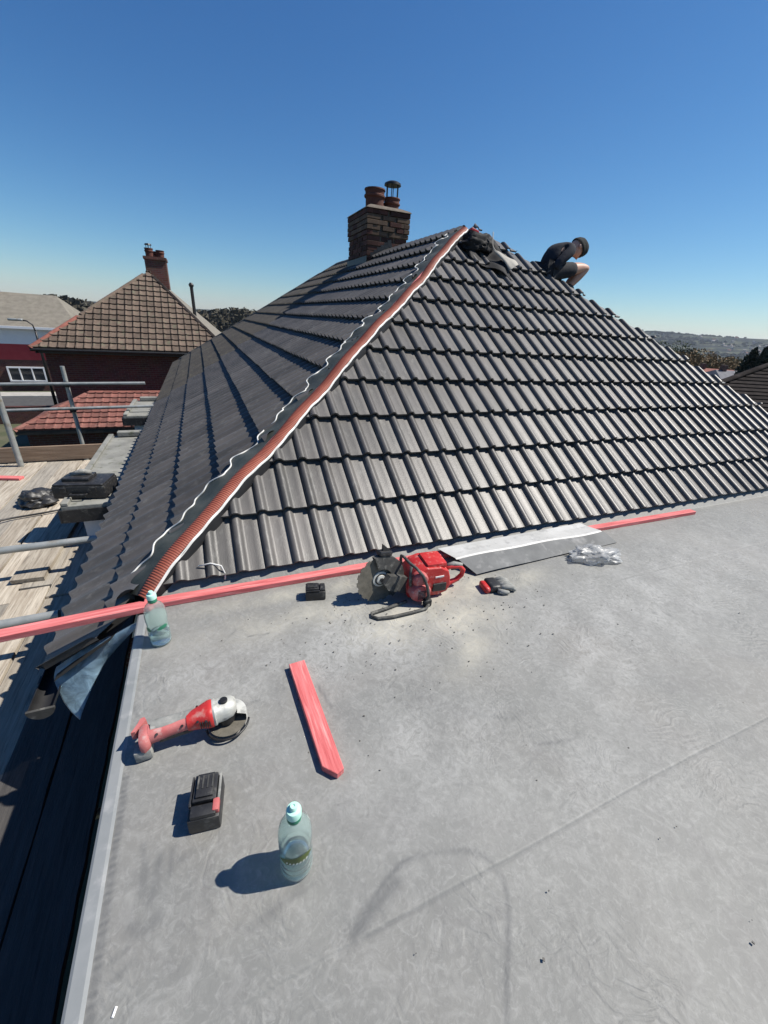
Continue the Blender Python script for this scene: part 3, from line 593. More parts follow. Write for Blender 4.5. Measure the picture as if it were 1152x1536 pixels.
# ------------------------------------------------------------------ flat roof extension the camera stands over
ext = empty('flat_roof_extension', (3, 0, -5.2), 'flat roof covered in grey rubber membrane with metal edge trim in the foreground', 'flat roof')
einv = Matrix.Translation((-3, 0, 5.2))
def echild(mb, name, m, **k):
    o = mb.obj(name, m, ext, **k); o.matrix_parent_inverse = einv; return o
FXL, FXR, FYB, FYF = -.376, 7.3, -2.2, 2.35
def build_membrane():
    xs = list(np.arange(FXL, 1.9, .0095)) + list(np.geomspace(1.9, FXR, 150))
    ys = list(np.linspace(FYB, .1, 26))[:-1] + list(np.arange(.1, .36, .0085)) + list(np.arange(.36, .42, .003)) + list(np.arange(.42, FYF, .0085))
    X, Y = np.meshgrid(xs, ys); ny, nx = X.shape
    rng = np.random.RandomState(3)
    def fld(n, kmin, kmax, seed):
        rs = np.random.RandomState(seed); a = np.zeros_like(X)
        for _ in range(n):
            k = np.exp(rs.uniform(np.log(kmin), np.log(kmax))); t = rs.uniform(0, 2 * np.pi); a += np.sin(k * (X * np.cos(t) + Y * np.sin(t)) + rs.uniform(0, 6.28)) / n ** .5
        return a
    wob = .004 * np.sin(X * 2.1) + .003 * np.sin(X * 5.3 + 1)
    s = np.clip((Y - (.385 + .012 * X / 1.5) - wob) / .010 + .5, 0, 1); s = s * s * (3 - 2 * s)
    Z = .0045 * s + .0016 * fld(14, 3, 14, 1) + .0007 * fld(14, 18, 50, 2)
    s2 = np.clip((Y - 1.292 - wob) / .02 + .5, 0, 1) * np.clip((X - 1.2) / .3, 0, 1); Z += .003 * s2
    Z += .050 * np.clip((Y - 1.89) / .075, 0, 1)          # slight upstand towards the tiles
    def seg(pts, wd):
        D = np.full(X.shape, 9.0)
        for (x0, y0), (x1, y1) in zip(pts[:-1], pts[1:]):
            dx, dy = x1 - x0, y1 - y0; t = np.clip(((X - x0) * dx + (Y - y0) * dy) / (dx * dx + dy * dy + 1e-12), 0, 1); D = np.minimum(D, np.hypot(X - x0 - t * dx, Y - y0 - t * dy))
        return np.exp(-(D / wd) ** 2)
    def smoothline(pts, n=40):
        P = np.array(pts); t = np.arange(len(P)); tt = np.linspace(0, len(P) - 1, n)
        out = []
        for u in tt:
            i = int(min(len(P) - 2, max(0, math.floor(u)))); w_ = u - i; p0, p1, p2, p3 = P[max(i - 1, 0)], P[i], P[i + 1], P[min(i + 2, len(P) - 1)]
            out.append(tuple(.5 * ((2 * p1) + (-p0 + p2) * w_ + (2 * p0 - 5 * p1 + 4 * p2 - p3) * w_ ** 2 + (-p0 + 3 * p1 - 3 * p2 + p3) * w_ ** 3)))
        return out
    n1 = np.clip(.5 + .5 * fld(16, 20, 120, 5), 0, 1); n2_ = np.clip(.5 + .45 * fld(12, 8, 40, 6), 0, 1)
    sc = np.zeros_like(X)
    ring = smoothline([(.166, .397), (.244, .445), (.30, .472), (.358, .487), (.452, .471), (.543, .436), (.578, .382), (.571, .331), (.526, .268), (.473, .206), (.433, .155), (.39, .09)])
    sc = np.maximum(sc, .70 * seg(ring, .0065) * (.45 + .55 * n2_))
    sc = np.maximum(sc, 0.6 * seg(smoothline([(.175, .40), (.25, .435), (.31, .455)]), .016))
    sc = np.maximum(sc, .62 * np.exp(-((Y - (.385 + .012 * X / 1.5) - wob + .004) / .004) ** 2) * np.clip((X - .10) / .1, 0, 1) * (.5 + .5 * n2_))
    sc = np.maximum(sc, .45 * np.exp(-((Y - 1.289 - wob) / .006) ** 2) * np.clip((X - 1.55) / .2, 0, 1) * (.4 + .6 * n2_))
    for p, wd, k in (([(-.295, .774), (-.287, .72), (-.285, .66)], .008, .32), ([(-.252, .73), (-.258, .68), (-.268, .64)], .010, .40), ([(-.22, .74), (-.225, .68)], .008, .3), ([(-.30, .60), (-.28, .585), (-.25, .60)], .016, .25), ([(-.20, .705), (-.185, .70)], .010, .35), ([(-.18, .715), (-.17, .71)], .008, .3),
                     ([(-.335, .555), (-.325, .56)], .007, .35), ([(-.315, .56), (-.308, .567)], .005, .35), ([(-.33, .52), (-.30, .535)], .006, .3), ([(-.05, .50), (.03, .52), (.10, .545)], .012, .28), ([(.02, .515), (.12, .53)], .006, .3),
                     ([(-.36, 1.08), (-.2, 1.13), (-.05, 1.135), (.05, 1.14)], .004, .35), ([(-.375, 1.28), (-.33, 1.12)], .004, .4), ([(.30, 1.02), (.275, 1.14)], .006, .35), ([(.93, .63), (1.05, .60), (1.12, .605)], .006, .35), ([(.80, .80), (.93, .74)], .006, .3), ([(-.05, 1.5), (.0, 1.56)], .004, .3), ([(.05, 1.5), (.14, 1.49)], .004, .4)):
        sc = np.maximum(sc, min(.8, 1.7 * k) * seg(smoothline(p, 14), wd) * (.4 + .6 * n1))
    sc = np.maximum(sc, .95 * np.exp(-((X + .362) / .009) ** 2) * np.clip((1.02 - Y) / .03, 0, 1) * (.7 + .3 * np.clip(np.sin(Y * 420), -1, 1)))
    for _ in range(34):
        x0, y0 = rng.uniform(-.3, 3.2), rng.uniform(.1, 1.8); a = rng.uniform(0, 6.28); l = rng.uniform(.01, .07)
        sc = np.maximum(sc, rng.uniform(.1, .35) * seg([(x0, y0), (x0 + l * math.cos(a), y0 + l * math.sin(a))], rng.uniform(.003, .007)))
    def blob(x, y, rx, ry, a=0):
        c, s_ = math.cos(a), math.sin(a); u = (X - x) * c + (Y - y) * s_; v = -(X - x) * s_ + (Y - y) * c; return np.exp(-(u / rx) ** 2 - (v / ry) ** 2)
    dust = np.zeros_like(X)
    for x, y, rx, ry, a, k in ((.86, 1.42, .28, .14, .1, 1.0), (1.05, 1.30, .22, .12, 0, .95), (.70, 1.33, .20, .10, -.2, .8), (1.15, 1.52, .3, .13, 0, .9), (1.5, 1.5, .3, .10, 0, .5), (.45, 1.55, .25, .09, -.1, .55), (.15, 1.55, .3, .10, 0, .35), (1.0, 1.12, .18, .10, .5, .6), (1.2, 1.75, .6, .08, 0, .5), (.4, 1.75, .7, .06, 0, .4)):
        dust = np.maximum(dust, k * blob(x, y, rx, ry, a))
    dust = np.clip(1.15 * dust * (.5 + .7 * n2_), 0, 1)
    pow_ = np.clip(np.maximum.reduce([.8 * blob(.5, 1.30, .6, .25), .75 * blob(2.0, 1.1, .9, .35), .6 * blob(-.1, 1.3, .3, .3), .7 * blob(1.5, .85, .4, .2, .6), .6 * blob(.55, .75, .35, .25), .6 * blob(2.8, 1.3, 1.0, .4), .45 * blob(1.1, .45, .5, .2)]) * (.5 + .7 * n2_), 0, 1)
    dist = np.hypot(X, Y); co = np.stack([X, Y, Z], -1).reshape(-1, 3)
    me = bpy.data.meshes.new('roof_membrane'); idx = np.arange(nx * ny).reshape(ny, nx)
    q = np.stack([idx[:-1, :-1], idx[:-1, 1:], idx[1:, 1:], idx[1:, :-1]], -1).reshape(-1, 4)
    me.vertices.add(len(co)); me.vertices.foreach_set('co', co.astype(np.float32).ravel())
    me.loops.add(q.size); me.loops.foreach_set('vertex_index', q.astype(np.int32).ravel())
    me.polygons.add(len(q)); me.polygons.foreach_set('loop_start', (np.arange(len(q)) * 4).astype(np.int32)); me.polygons.foreach_set('loop_total', np.full(len(q), 4, np.int32))
    me.polygons.foreach_set('use_smooth', np.ones(len(q), bool)); me.update(calc_edges=True)
    for nme, a in (('dust', dust), ('scuff', np.clip(sc, 0, 1)), ('powder', pow_)):
        at = me.attributes.new(nme, 'FLOAT', 'POINT'); at.data.foreach_set('value', a.astype(np.float32).ravel())
    me.materials.append(M_MEMB); o = bpy.data.objects.new('roof_membrane', me); link(o, ext); o.matrix_parent_inverse = einv
build_membrane()
tr = MB()   # folded metal edge trim: small upstand and face
prof = [(FXL + .004, .0065), (FXL - .004, .010), (FXL - .03, .010), (FXL - .037, .006), (FXL - .039, -.012), (FXL - .039, -.145), (FXL - .030, -.150), (FXL - .028, -.135)]
n = len(prof)
segy = [FYB, .06, 1.80]
tr.add([(p[0], y, p[1]) for y in (FYB, 1.80) for p in prof], [(i, i + 1, n + i + 1, n + i) for i in range(n - 1)])
echild(tr, 'edge_trim', M_TRIM)
wl = MB(); wl.box(((FXL + .02 + FXR) / 2, (FYB + 2.2) / 2, -2.65), (FXR - FXL - .02, 2.2 - FYB, 5.1)); echild(wl, 'wall', M_HOUSEBRICK)
df = MB()                                                  # upstand strip between membrane and first course
df.add([(FXL, 2.0, .040), (FXR - .3, 2.0, .040), (FXR - .3, 2.1, .050), (FXL, 2.1, .050)], [(0, 1, 2, 3)])
echild(df, 'upstand', M_DECK)

# ------------------------------------------------------------------ hip roll along the hip of the nearest roof
hr = empty('hip_vent_roll', (HX, Y0, Z0), 'red flexible hip roll with white edges running up the hip of the new roof', 'hip roll')
hrinv = Matrix.Translation((-HX, -Y0, -Z0))
hb = Vector((HX - .03, Y0 - .03, Z0 - .02)); ht = Vector((hipF(4.92), 4.92, Z0 + TP * (4.92 - Y0)))
ax = (ht - hb); LH = ax.length; ax.normalize(); sd = ax.cross(Vector((0, 0, 1))).normalized(); upv = sd.cross(ax)    # sd points to the front/right
NS = 360
def hp(t, s, u):
    # the lowest end droops flatter, as it overhangs
    droop = -.05 * max(0, 1 - t / .35) ** 2 + .012 * math.sin(t * 3.1) + .006 * math.sin(t * 9.7)
    side = .006 * math.sin(t * 2.3 + .6) + .003 * math.sin(t * 7.1) + .05 * max(0, 1 - t / .4) ** 1.6 * 0
    return hb + ax * t + sd * (s + side) + upv * (u + droop)
def strip(ss, name, m, uf=lambda t, s, u: u, ns=NS, t0=0.0, t1=None):
    q = MB(); t1 = t1 or LH; n = len(ss)
    for i in range(ns + 1):
        t = t0 + (t1 - t0) * i / ns
        for (s, u) in ss: q.v.append(tuple(hp(t, s, uf(t, s, u))))
    for i in range(ns):
        for j in range(n - 1): q.f.append((i * n + j, i * n + j + 1, (i + 1) * n + j + 1, (i + 1) * n + j)); q.mi.append(0)
    o = q.obj(name, m, hr, smooth=True, angle=50); o.matrix_parent_inverse = hrinv; return o
def ribs(t, s, u): return u + .0015 * math.sin(t * 2 * math.pi / .0125)
_pl = Vector((-SL, 0, CL)).cross(ax); _pl = _pl if _pl.dot(sd) < 0 else -_pl; ML = _pl.dot(upv) / _pl.dot(sd)       # slopes of the two roof planes across the hip
_pf = Vector((0, -SP, CP)).cross(ax); _pf = _pf if _pf.dot(sd) > 0 else -_pf; MF = _pf.dot(upv) / _pf.dot(sd)
def uL(s): return ML * s
def uF(s): return MF * s
print('hip slopes', ML, MF)
strip([(-.022, .060), (-.016, .067), (.002, .071), (.024, .069), (.040, .062), (.050, .050)], 'vent_strip', M_VENT, ribs, ns=2300)
strip([(.055, .042), (.058, .030), (.059, uF(.059) + .006)], 'front_skirt', M_GUTTER)
strip([(.050, .0505), (.053, .0485), (.056, .044), (.057, .039)], 'white_edge', M_WHITE, lambda t, s, u: u + .003 * math.sin(t * 17) + .002 * math.sin(t * 41))
# grey skirt dressed down over the left tiles; its wavy edge carries a white butyl line
sk = MB(); NK = 420; edge = []
def skw(t): return -.165 - .030 * math.sin(t * 2 * math.pi / .31 + .7) - .014 * math.sin(t * 2 * math.pi / .117) - .010 * math.sin(t * 13.7)
for i in range(NK + 1):
    t = LH * .995 * i / NK; wv = .5 + .5 * math.sin(t * 2 * math.pi / .235 + .4); e = skw(t)
    for (s, u) in ((-.022, .058), (-.046, uL(-.05) + .072), (-.078, uL(-.078) + .070 + .010 * wv), (.62 * e - .02, uL(.62 * e - .02) + .072 + .016 * wv), (e, uL(e) + .074 + .020 * wv)): sk.v.append(tuple(hp(t, s, u)))
    edge.append(hp(t, e, uL(e) + .077 + .020 * wv))
for i in range(NK):
    for j in range(4): sk.f.append((i * 5 + j, i * 5 + j + 1, (i + 1) * 5 + j + 1, (i + 1) * 5 + j)); sk.mi.append(0)
o = sk.obj('grey_skirt', M_SKIRT, hr, smooth=True); o.matrix_parent_inverse = hrinv
wb = MB(); wb.tube(edge, .0050, 5); o = wb.obj('white_butyl_edge', M_WHITE, hr, smooth=True); o.matrix_parent_inverse = hrinv
# curl of white edge by the first course
cu = MB(); c0 = Vector((-.02, Y0 + .03, Z0 + .035))
cu.tube([c0 + Vector((-.12, -.005, .045)), c0 + Vector((-.06, -.02, .06)), c0 + Vector((-.01, -.035, .045)), c0 + Vector((.005, -.05, .0)), c0 + Vector((.0, -.055, -.03))], .004, 6)
o = cu.obj('white_edge_curl', M_WHITE, hr, smooth=True); o.matrix_parent_inverse = hrinv
hbm = MB(); hbm.box((0, .2, 0), (.04, LH - .6, .045)); o = hbm.obj('hip_batten', M_RED, hr); o.matrix_parent_inverse = hrinv
o.matrix_local = hrinv @ frame(hb + ax * (LH / 2 + .06) + upv * .030, sd, ax, upv)

# ------------------------------------------------------------------ red roofing battens
def batten(name, a, b, wd, th, label, cat='batten', tilt=0.0, poly=None, group=None):
    a, b = Vector(a), Vector(b); d = (b - a); L_ = d.length; d.normalize(); s = Vector((0, 0, 1)).cross(d).normalized(); u = d.cross(s)
    q = MB(); n = max(2, int(L_ / .12)); rg = random.Random(len(label))
    P = poly
    bm = bmesh.new()
    pts = P or [(0, -wd / 2), (L_, -wd / 2), (L_, wd / 2), (0, wd / 2)]
    vs = [bm.verts.new((p[0], p[1], 0)) for p in pts]; f = bm.faces.new(vs)
    r = bmesh.ops.extrude_face_region(bm, geom=[f])
    for v in [e for e in r['geom'] if isinstance(e, bmesh.types.BMVert)]: v.co.z += th
    bmesh.ops.recalc_face_normals(bm, faces=bm.faces)
    bmesh.ops.bevel(bm, geom=bm.edges[:], offset=.0016, segments=1, affect='EDGES')
    me = bpy.data.meshes.new(name); bm.to_mesh(me); bm.free(); me.materials.append(M_RED)
    o = bpy.data.objects.new(name, me); o.matrix_world = frame(a, d, s, u); link(o); tag(o, label, cat, group); return o
batten('red_batten', (-.39, 1.862, .006), (3.70, 1.826, .008), .055, .028, 'long red roofing batten lying along the foot of the front tiles', tilt=0)
la = at_z(-70, 975, -.004)
batten('red_batten', (-1.62, 1.835, -.035), (-.345, 1.840, .0115), .058, .030, 'red roofing batten reaching out over the scaffold at the left edge of the photo', poly=[(0, -.029), (1.255, -.029), (1.275, -.005), (1.275, .0), (1.215, .029), (0, .029)])
batten('red_batten', (.218, 1.255, .0065), (.238, .778, .0065), .064, .026, 'short red batten offcut with a pointed end lying alone on the grey membrane', poly=[(0, -.032), (.455, -.032), (.497, .004), (.487, .03), (0, .032)])
batten('red_batten', (-3.1, 6.75, PLAT + .006), (-2.42, 6.55, PLAT + .006), .10, .03, 'pale red batten offcut lying on the scaffold boards beside the tube at far left')

# ------------------------------------------------------------------ bottles
def bottle(name, loc, rz, label, level, label_kind):
    root = empty(name, loc, label, 'bottle', 'plastic water bottles on the flat roof', rz)
    R_ = .042; Hh = .205
    out = [(.018, .002), (R_ * .80, .000), (R_ * .96, .006), (R_, .016), (R_, .030), (R_ * .955, .035), (R_, .040), (R_, .052), (R_ * .955, .057), (R_, .062), (R_, .076), (R_ * .965, .080), (R_ * .965, .118), (R_, .123), (R_, .150), (R_ * .98, .165), (R_ * .90, .182), (R_ * .74, .196), (R_ * .52, .207), (R_ * .36, .213), (R_ * .34, .222)]
    t = .0016; inn = [(max(r - t, .001), z + (t if i < 3 else 0)) for i, (r, z) in enumerate(out)]
    b = MB(); b.lathe(out + inn[::-1], 40, caps=False); b.obj('bottle_body', M_PET, root, smooth=True, angle=60)
    wp = [(max(r - t - .0006, .001), z + .0008) for r, z in inn if z < level] ; wp.append((wp[-1][0], level))
    wt = MB(); wt.lathe([(.0008, wp[0][1])] + wp + [(.0008, level)], 32); wt.obj('water', M_WATER, root, smooth=True, angle=50)
    c = MB(); c.lathe([(.0165, .214), (.0175, .216), (.0175, .226), (.015, .229)], 24); c.obj('collar', M_COLLAR, root, smooth=True, angle=40)
    c = MB(); c.lathe([(.0172, .2295), (.0185, .231), (.0185, .247), (.0165, .252), (.0095, .254), (.0095, .262), (.0075, .2655), (.0035, .2655), (.003, .263)], 24); c.obj('cap', M_CAP, root, smooth=True, angle=40)
    def patch(a0, a1, z0, z1, slant, nme, m):
        p = MB(); n = 18
        for i in range(n + 1):
            a = a0 + (a1 - a0) * i / n; dz = slant * math.sin((i / n) * math.pi * .9); taper = .15 + .85 * min(1, (i / n) * 4, (1 - i / n) * 5)
            for z in (z0, z1): zm = (z0 + z1) / 2; p.v.append(((R_ + .0006) * math.cos(a), (R_ + .0006) * math.sin(a), zm + (z - zm) * taper + dz + slant * (i / n)))
        for i in range(n): p.f.append((2 * i, 2 * i + 2, 2 * i + 3, 2 * i + 1)); p.mi.append(0)
        p.obj(nme, m, root, smooth=True)
    if label_kind == 0:
        patch(-2.55, -.30, .082, .108, .010, 'printed_label', M_LABEL)
        for k in range(7):
            a = -2.0 + k * .2; patch(a, a + .12, .092, .098, .003, 'printed_word', M_PAPER)
    else:
        patch(-1.65, -.55, .088, .106, .004, 'printed_label', M_COLLAR); patch(-2.9, -2.2, .086, .106, .0, 'printed_label', M_COLLAR)
    return root
bottle('water_bottle', (.080, .585, .003), -.35, 'green tinted water bottle in the foreground, nearest the camera on the grey membrane', .062, 0)
bottle('water_bottle', (-.302, 1.590, .004), .1, 'water bottle standing beside the red batten at the corner of the flat roof', .058, 1)

# ------------------------------------------------------------------ battery packs
def battery(loc, rz, label, sc=1.0, red=True, zs=1.12, ys=.86):
    root = empty('battery_pack', loc, label, 'battery', None, rz); root.scale = (1, ys, zs)
    q = MB(); q.cbox((0, 0, .026 * sc), (.078 * sc, .128 * sc, .050 * sc), .008 * sc); q.obj('battery_case', M_BLACKP, root, smooth=True, angle=35)
    q = MB(); q.cbox((0, .020 * sc, .058 * sc), (.058 * sc, .082 * sc, .016 * sc), .004 * sc); q.cbox((0, .022 * sc, .068 * sc), (.042 * sc, .070 * sc, .008 * sc), .002 * sc); q.obj('terminal_block', M_BLACKP, root, smooth=True, angle=35)
    for s in (-1, 1):
        q = MB(); q.cbox((s * .0345 * sc, .018 * sc, .0565 * sc), (.006 * sc, .09 * sc, .007 * sc), .0015 * sc); q.obj('slide_rail', M_DUSTYGREY if s > 0 else M_BLACKP, root)
    q = MB()
    for k in range(4): q.box(((-.018 + .012 * k) * sc, .030 * sc, .0725 * sc), (.004 * sc, .04 * sc, .002 * sc))
    q.obj('terminal_slots', M_DARKDUST, root)
    q = MB(); q.cbox((0, -.044 * sc, .055 * sc), (.062 * sc, .034 * sc, .014 * sc), .005 * sc); q.obj('front_hump', M_BLACKP, root, smooth=True, angle=35)
    if red:
        q = MB(); q.cbox((.030 * sc, -.036 * sc, .056 * sc), (.016 * sc, .036 * sc, .017 * sc), .004 * sc); q.obj('release_button', M_REDDUSTY, root, smooth=True, angle=35)
    return root
battery((-.132, .808, .004), R(-8), 'black battery pack with a red button lying beside the angle grinder', 1.08)
battery((.405, 1.690, .005), R(78), 'small dark battery pack lying between the long red batten and the saw shadow', .92, False)

# ------------------------------------------------------------------ angle grinder
def grinder():
    tail = Vector((-.312, 1.060, .078)); head = Vector((-.072, 1.068, .088)); d = (head - tail); L_ = d.length; d.normalize()
    root = empty('angle_grinder', (tail.x, tail.y, .003), 'dusty red cordless angle grinder lying near the trim at the roof edge', 'angle grinder')
    rinv = Matrix.Translation((-tail.x, -tail.y, -.003))
    s = Vector((0, 0, 1)).cross(d).normalized(); u = d.cross(s); FR = frame(tail, d, s, u)
    def add(mb, nme, m, **k):
        o = mb.obj(nme, m, root, **k); o.matrix_parent_inverse = rinv; return o
    def loft(secs, nme, m, ns=16, cap=True):
        q = MB(); n = ns
        for (x, ry, rz, z0, y0) in secs:
            for j in range(n):
                a = 2 * math.pi * j / n; c, s_ = math.cos(a), math.sin(a); c = math.copysign(abs(c) ** .75, c); s_ = math.copysign(abs(s_) ** .75, s_)
                q.v.append(tuple(FR @ Vector((x, y0 + ry * c, z0 + rz * s_))))
        k = len(secs); q.f = [(i * n + j, i * n + (j + 1) % n, (i + 1) * n + (j + 1) % n, (i + 1) * n + j) for i in range(k - 1) for j in range(n)]
        if cap: q.f += [tuple(range(n)), tuple(range((k - 1) * n, k * n))]
        q.mi = [0] * len(q.f); return add(q, nme, m, smooth=True, angle=45)
    loft([(-.006, .036, .032, -.012, 0), (.004, .041, .037, -.012, 0), (.018, .036, .034, -.008, 0), (.024, .024, .024, 0, 0)], 'battery_foot', M_REDDUSTY)
    q = MB(); q.prism([(-.03, .02), (-.018, .02), (.012, .055), (.006, .068), (-.006, .066), (-.012, .05)], -.016, .016, FR @ frame((-.002, 0, -.006), (1, 0, 0), (0, 1, 0), (0, 0, 1))); add(q, 'guard_hook', M_REDDUSTY)
    q = MB(); q.cbox(FR @ Vector((-.004, -.012, -.046)), (.05, .05, .044), .008, FR.to_3x3()); add(q, 'battery_plate', M_DUSTYGREY, smooth=True, angle=35)
    loft([(.020, .026, .027, 0, 0), (.05, .025, .026, 0, 0), (.09, .022, .024, 0, 0), (.13, .022, .024, 0, 0), (.155, .025, .027, 0, 0)], 'handle_body', M_REDDUSTY)
    loft([(.028, .020, .012, .019, .012), (.06, .022, .012, .018, .012), (.11, .018, .010, .017, .012), (.148, .016, .009, .019, .012)], 'rubber_grip', M_DUSTYGREY)
    q = MB(); q.cbox(FR @ Vector((.095, -.012, -.020)), (.10, .020, .016), .005, FR.to_3x3()); add(q, 'paddle_switch', M_BLACKP, smooth=True, angle=35)
    loft([(.132, .025, .027, 0, 0), (.150, .028, .030, .001, 0), (.175, .034, .035, .003, 0), (.198, .041, .041, .004, 0), (.209, .041, .041, .004, 0), (.212, .038, .039, .004, 0)], 'motor_housing', M_REDP)
    loft([(.211, .038, .039, .004, 0), (.218, .040, .040, .005, 0), (.224, .035, .036, .006, 0), (.250, .037, .034, .008, 0), (.272, .033, .029, .010, 0), (.284, .022, .020, .012, 0), (.287, .012, .012, .012, 0)], 'gear_head', M_ALLOY)
    q = MB(); q.lathe([(.013, 0), (.013, .006), (.009, .007)], 16, FR @ Vector((.250, 0, .042))); add(q, 'spindle_lock', M_DARKMETAL)
    for (x, y) in ((.222, .028), (.222, -.028), (.275, .02)):
        pass
    q = MB()
    for k in range(26):
        a0, a1 = R(-20) + k * R(200) / 26, R(-20) + (k + 1) * R(200) / 26
        for (ra, rb, za, zb) in ((.066, .066, -.060, -.026), (.066, .036, -.026, -.020)):
            P = [FR @ Vector((.250 + r_2 * math.cos(a), r_2 * math.sin(a) * 1.0, z_)) for (r_2, z_, a) in ((ra, za, a0), (ra, za, a1), (rb, zb, a1), (rb, zb, a0))]
            q.add(P, [(0, 1, 2, 3)])
    add(q, 'blade_guard', M_ALLOY, smooth=True, angle=50)
    q = MB(); q.lathe([(.004, -.0012), (.062, -.0012), (.062, .0012), (.004, .0012)], 40, FR @ Vector((.250, 0, -.056))); add(q, 'cutting_disc', M_DISC)
    q = MB(); q.lathe([(.017, -.006), (.017, .004), (.01, .012)], 20, FR @ Vector((.250, 0, -.052))); q.lathe([(.028, -.03), (.03, .006)], 24, FR @ Vector((.250, 0, -.016))); add(q, 'spindle_flange', M_DARKMETAL, smooth=True, angle=40)
    for (x, y, z) in ((.045, -.022, .016), (.118, -.020, .014), (.165, -.030, .020), (.19, -.036, .018), (.165, .028, .024)):
        q = MB(); q.lathe([(.0042, -.003), (.0042, .003), (.002, .0032)], 8, FR @ Vector((x, y, z)), rot=FR.to_3x3() @ Matrix.Rotation(R(55), 3, 'X')); add(q, 'screw', M_BLACKP)
    q = MB()
    for k in range(5): q.box(FR @ Vector((.172 + k * .007, -.034 - k * .0012, .004)), (.003, .008, .026), FR.to_3x3())
    add(q, 'cooling_vents', M_BLACKP)
    # loose guard ring seen at the near side of the head
    q = MB(); q.tube([FR @ Vector((.250 + .069 * math.cos(a), .069 * math.sin(a), -.062)) for a in np.linspace(R(-175), R(-10), 20)], .004, 6); add(q, 'guard_rim', M_DARKMETAL, smooth=True)
grinder()

# ------------------------------------------------------------------ cut-off saw
def saw():
    O = Vector((.69, 1.60, .0)); root = empty('cut_off_saw', (.9, 1.58, .004), 'red petrol cut off saw with a large dusty blade lying below the tiles', 'cut-off saw')
    rinv = Matrix.Translation((-.9, -1.58, -.004))
    yaw = R(-5); X = Vector((math.cos(yaw), math.sin(yaw), 0)); Yv = Vector((-math.sin(yaw), math.cos(yaw), 0)); Zv = Vector((0, 0, 1)); Fm = frame(O, X, Yv, Zv)
    P = lambda x, y, z: Fm @ Vector((x, y, z))
    def add(mb, nme, m, **k):
        o = mb.obj(nme, m, root, **k); o.matrix_parent_inverse = rinv; return o
    tilt = Matrix.Rotation(R(90), 3, 'X'); B3 = Fm.to_3x3() @ Matrix.Rotation(R(14), 3, 'Z') @ Matrix.Rotation(R(-8), 3, 'X') @ tilt
    bc = P(.0, -.02, .155)
    q = MB(); q.lathe([(.010, -.0017), (.148, -.0017), (.148, .0017), (.010, .0017)], 56, bc, rot=B3)
    for k in range(18):
        a = k * 2 * math.pi / 18; q.box(bc + B3 @ Vector((.150 * math.cos(a), .150 * math.sin(a), 0)), (.010, .030, .0042), B3 @ Matrix.Rotation(a, 3, 'Z'))
    add(q, 'saw_blade', M_DISC, smooth=True, angle=30)
    q = MB(); q.lathe([(.052, -.004), (.050, .006), (.030, .008), (.028, .016), (.012, .018)], 28, bc + B3 @ Vector((0, 0, .001)), rot=B3); add(q, 'blade_flange', M_ALLOY, smooth=True, angle=30)
    q = MB(); q.lathe([(.030, .0085), (.038, .0085), (.038, .0105), (.030, .0105)], 28, bc, rot=B3); q.lathe([(.014, .016), (.014, .027), (.008, .028)], 6, bc, rot=B3); add(q, 'arbor_bolt', M_DARKMETAL)
    # guard over the top right part of the blade
    q = MB(); n = 22; a0, a1 = R(-62), R(104)
    for i in range(n):
        A, B = a0 + (a1 - a0) * i / n, a0 + (a1 - a0) * (i + 1) / n
        for prof_ in [((.160, -.018), (.160, .018)), ((.160, .018), (.072, .021)), ((.160, -.018), (.072, -.021))]:
            (r0, z0), (r1, z1) = prof_
            q.add([bc + B3 @ Vector((r * math.cos(a), r * math.sin(a), z)) for (r, z, a) in ((r0, z0, A), (r0, z0, B), (r1, z1, B), (r1, z1, A))], [(0, 1, 2, 3)])
    add(q, 'blade_guard', M_DARKDUST, smooth=True, angle=40)
    q = MB(); q.cbox(bc + B3 @ Vector((.035, .172, 0)), (.085, .03, .05), .008, B3 @ Matrix.Rotation(R(-12), 3, 'Z')); q.prism([(-.02, 0), (.03, 0), (-.005, .055)], -.008, .008, frame(bc + B3 @ Vector((.04, .18, 0)), B3 @ Vector((1, .2, 0)), B3 @ Vector((-.2, 1, 0)), B3 @ Vector((0, 0, 1)))); add(q, 'guard_lever', M_BLACKP)
    # drive arm with belt cover
    q = MB()
    arm = [(-.045, -.03), (.0, -.06), (.20, -.045), (.22, .02), (.19, .06), (.02, .045), (-.03, .03)]
    q.prism(arm, -.02, .026, frame(bc + B3 @ Vector((.05, -.01, .035)), B3 @ Vector((.86, -.5, 0)), B3 @ Vector((.5, .86, 0)), B3 @ Vector((0, 0, 1)))); add(q, 'drive_arm', M_DARKDUST)
    # red engine body: shaped side profile extruded across
    body = [(.16, .03), (.20, .015), (.36, .015), (.42, .035), (.44, .085), (.43, .15), (.415, .20), (.36, .232), (.27, .238), (.215, .215), (.18, .17), (.155, .11)]
    q = MB(); fr_ = frame(P(0, 0, 0), X, Zv, -Yv); bm = bmesh.new(); vs = [bm.verts.new((p[0], p[1], -.10)) for p in body]; f = bm.faces.new(vs); r = bmesh.ops.extrude_face_region(bm, geom=[f])
    for v in [e for e in r['geom'] if isinstance(e, bmesh.types.BMVert)]: v.co.z += .19
    bmesh.ops.recalc_face_normals(bm, faces=bm.faces); bmesh.ops.bevel(bm, geom=bm.edges[:], offset=.014, segments=3, affect='EDGES', profile=.6); bm.verts.ensure_lookup_table()
    q.add([fr_ @ v.co for v in bm.verts], [[v.index for v in f_3.verts] for f_3 in bm.faces]); bm.free(); add(q, 'engine_body', M_REDP, smooth=True, angle=30)
    q = MB(); q.cbox(P(.34, .0, .235), (.13, .15, .04), .014, Fm.to_3x3()); add(q, 'top_cover', M_REDP, smooth=True, angle=35)
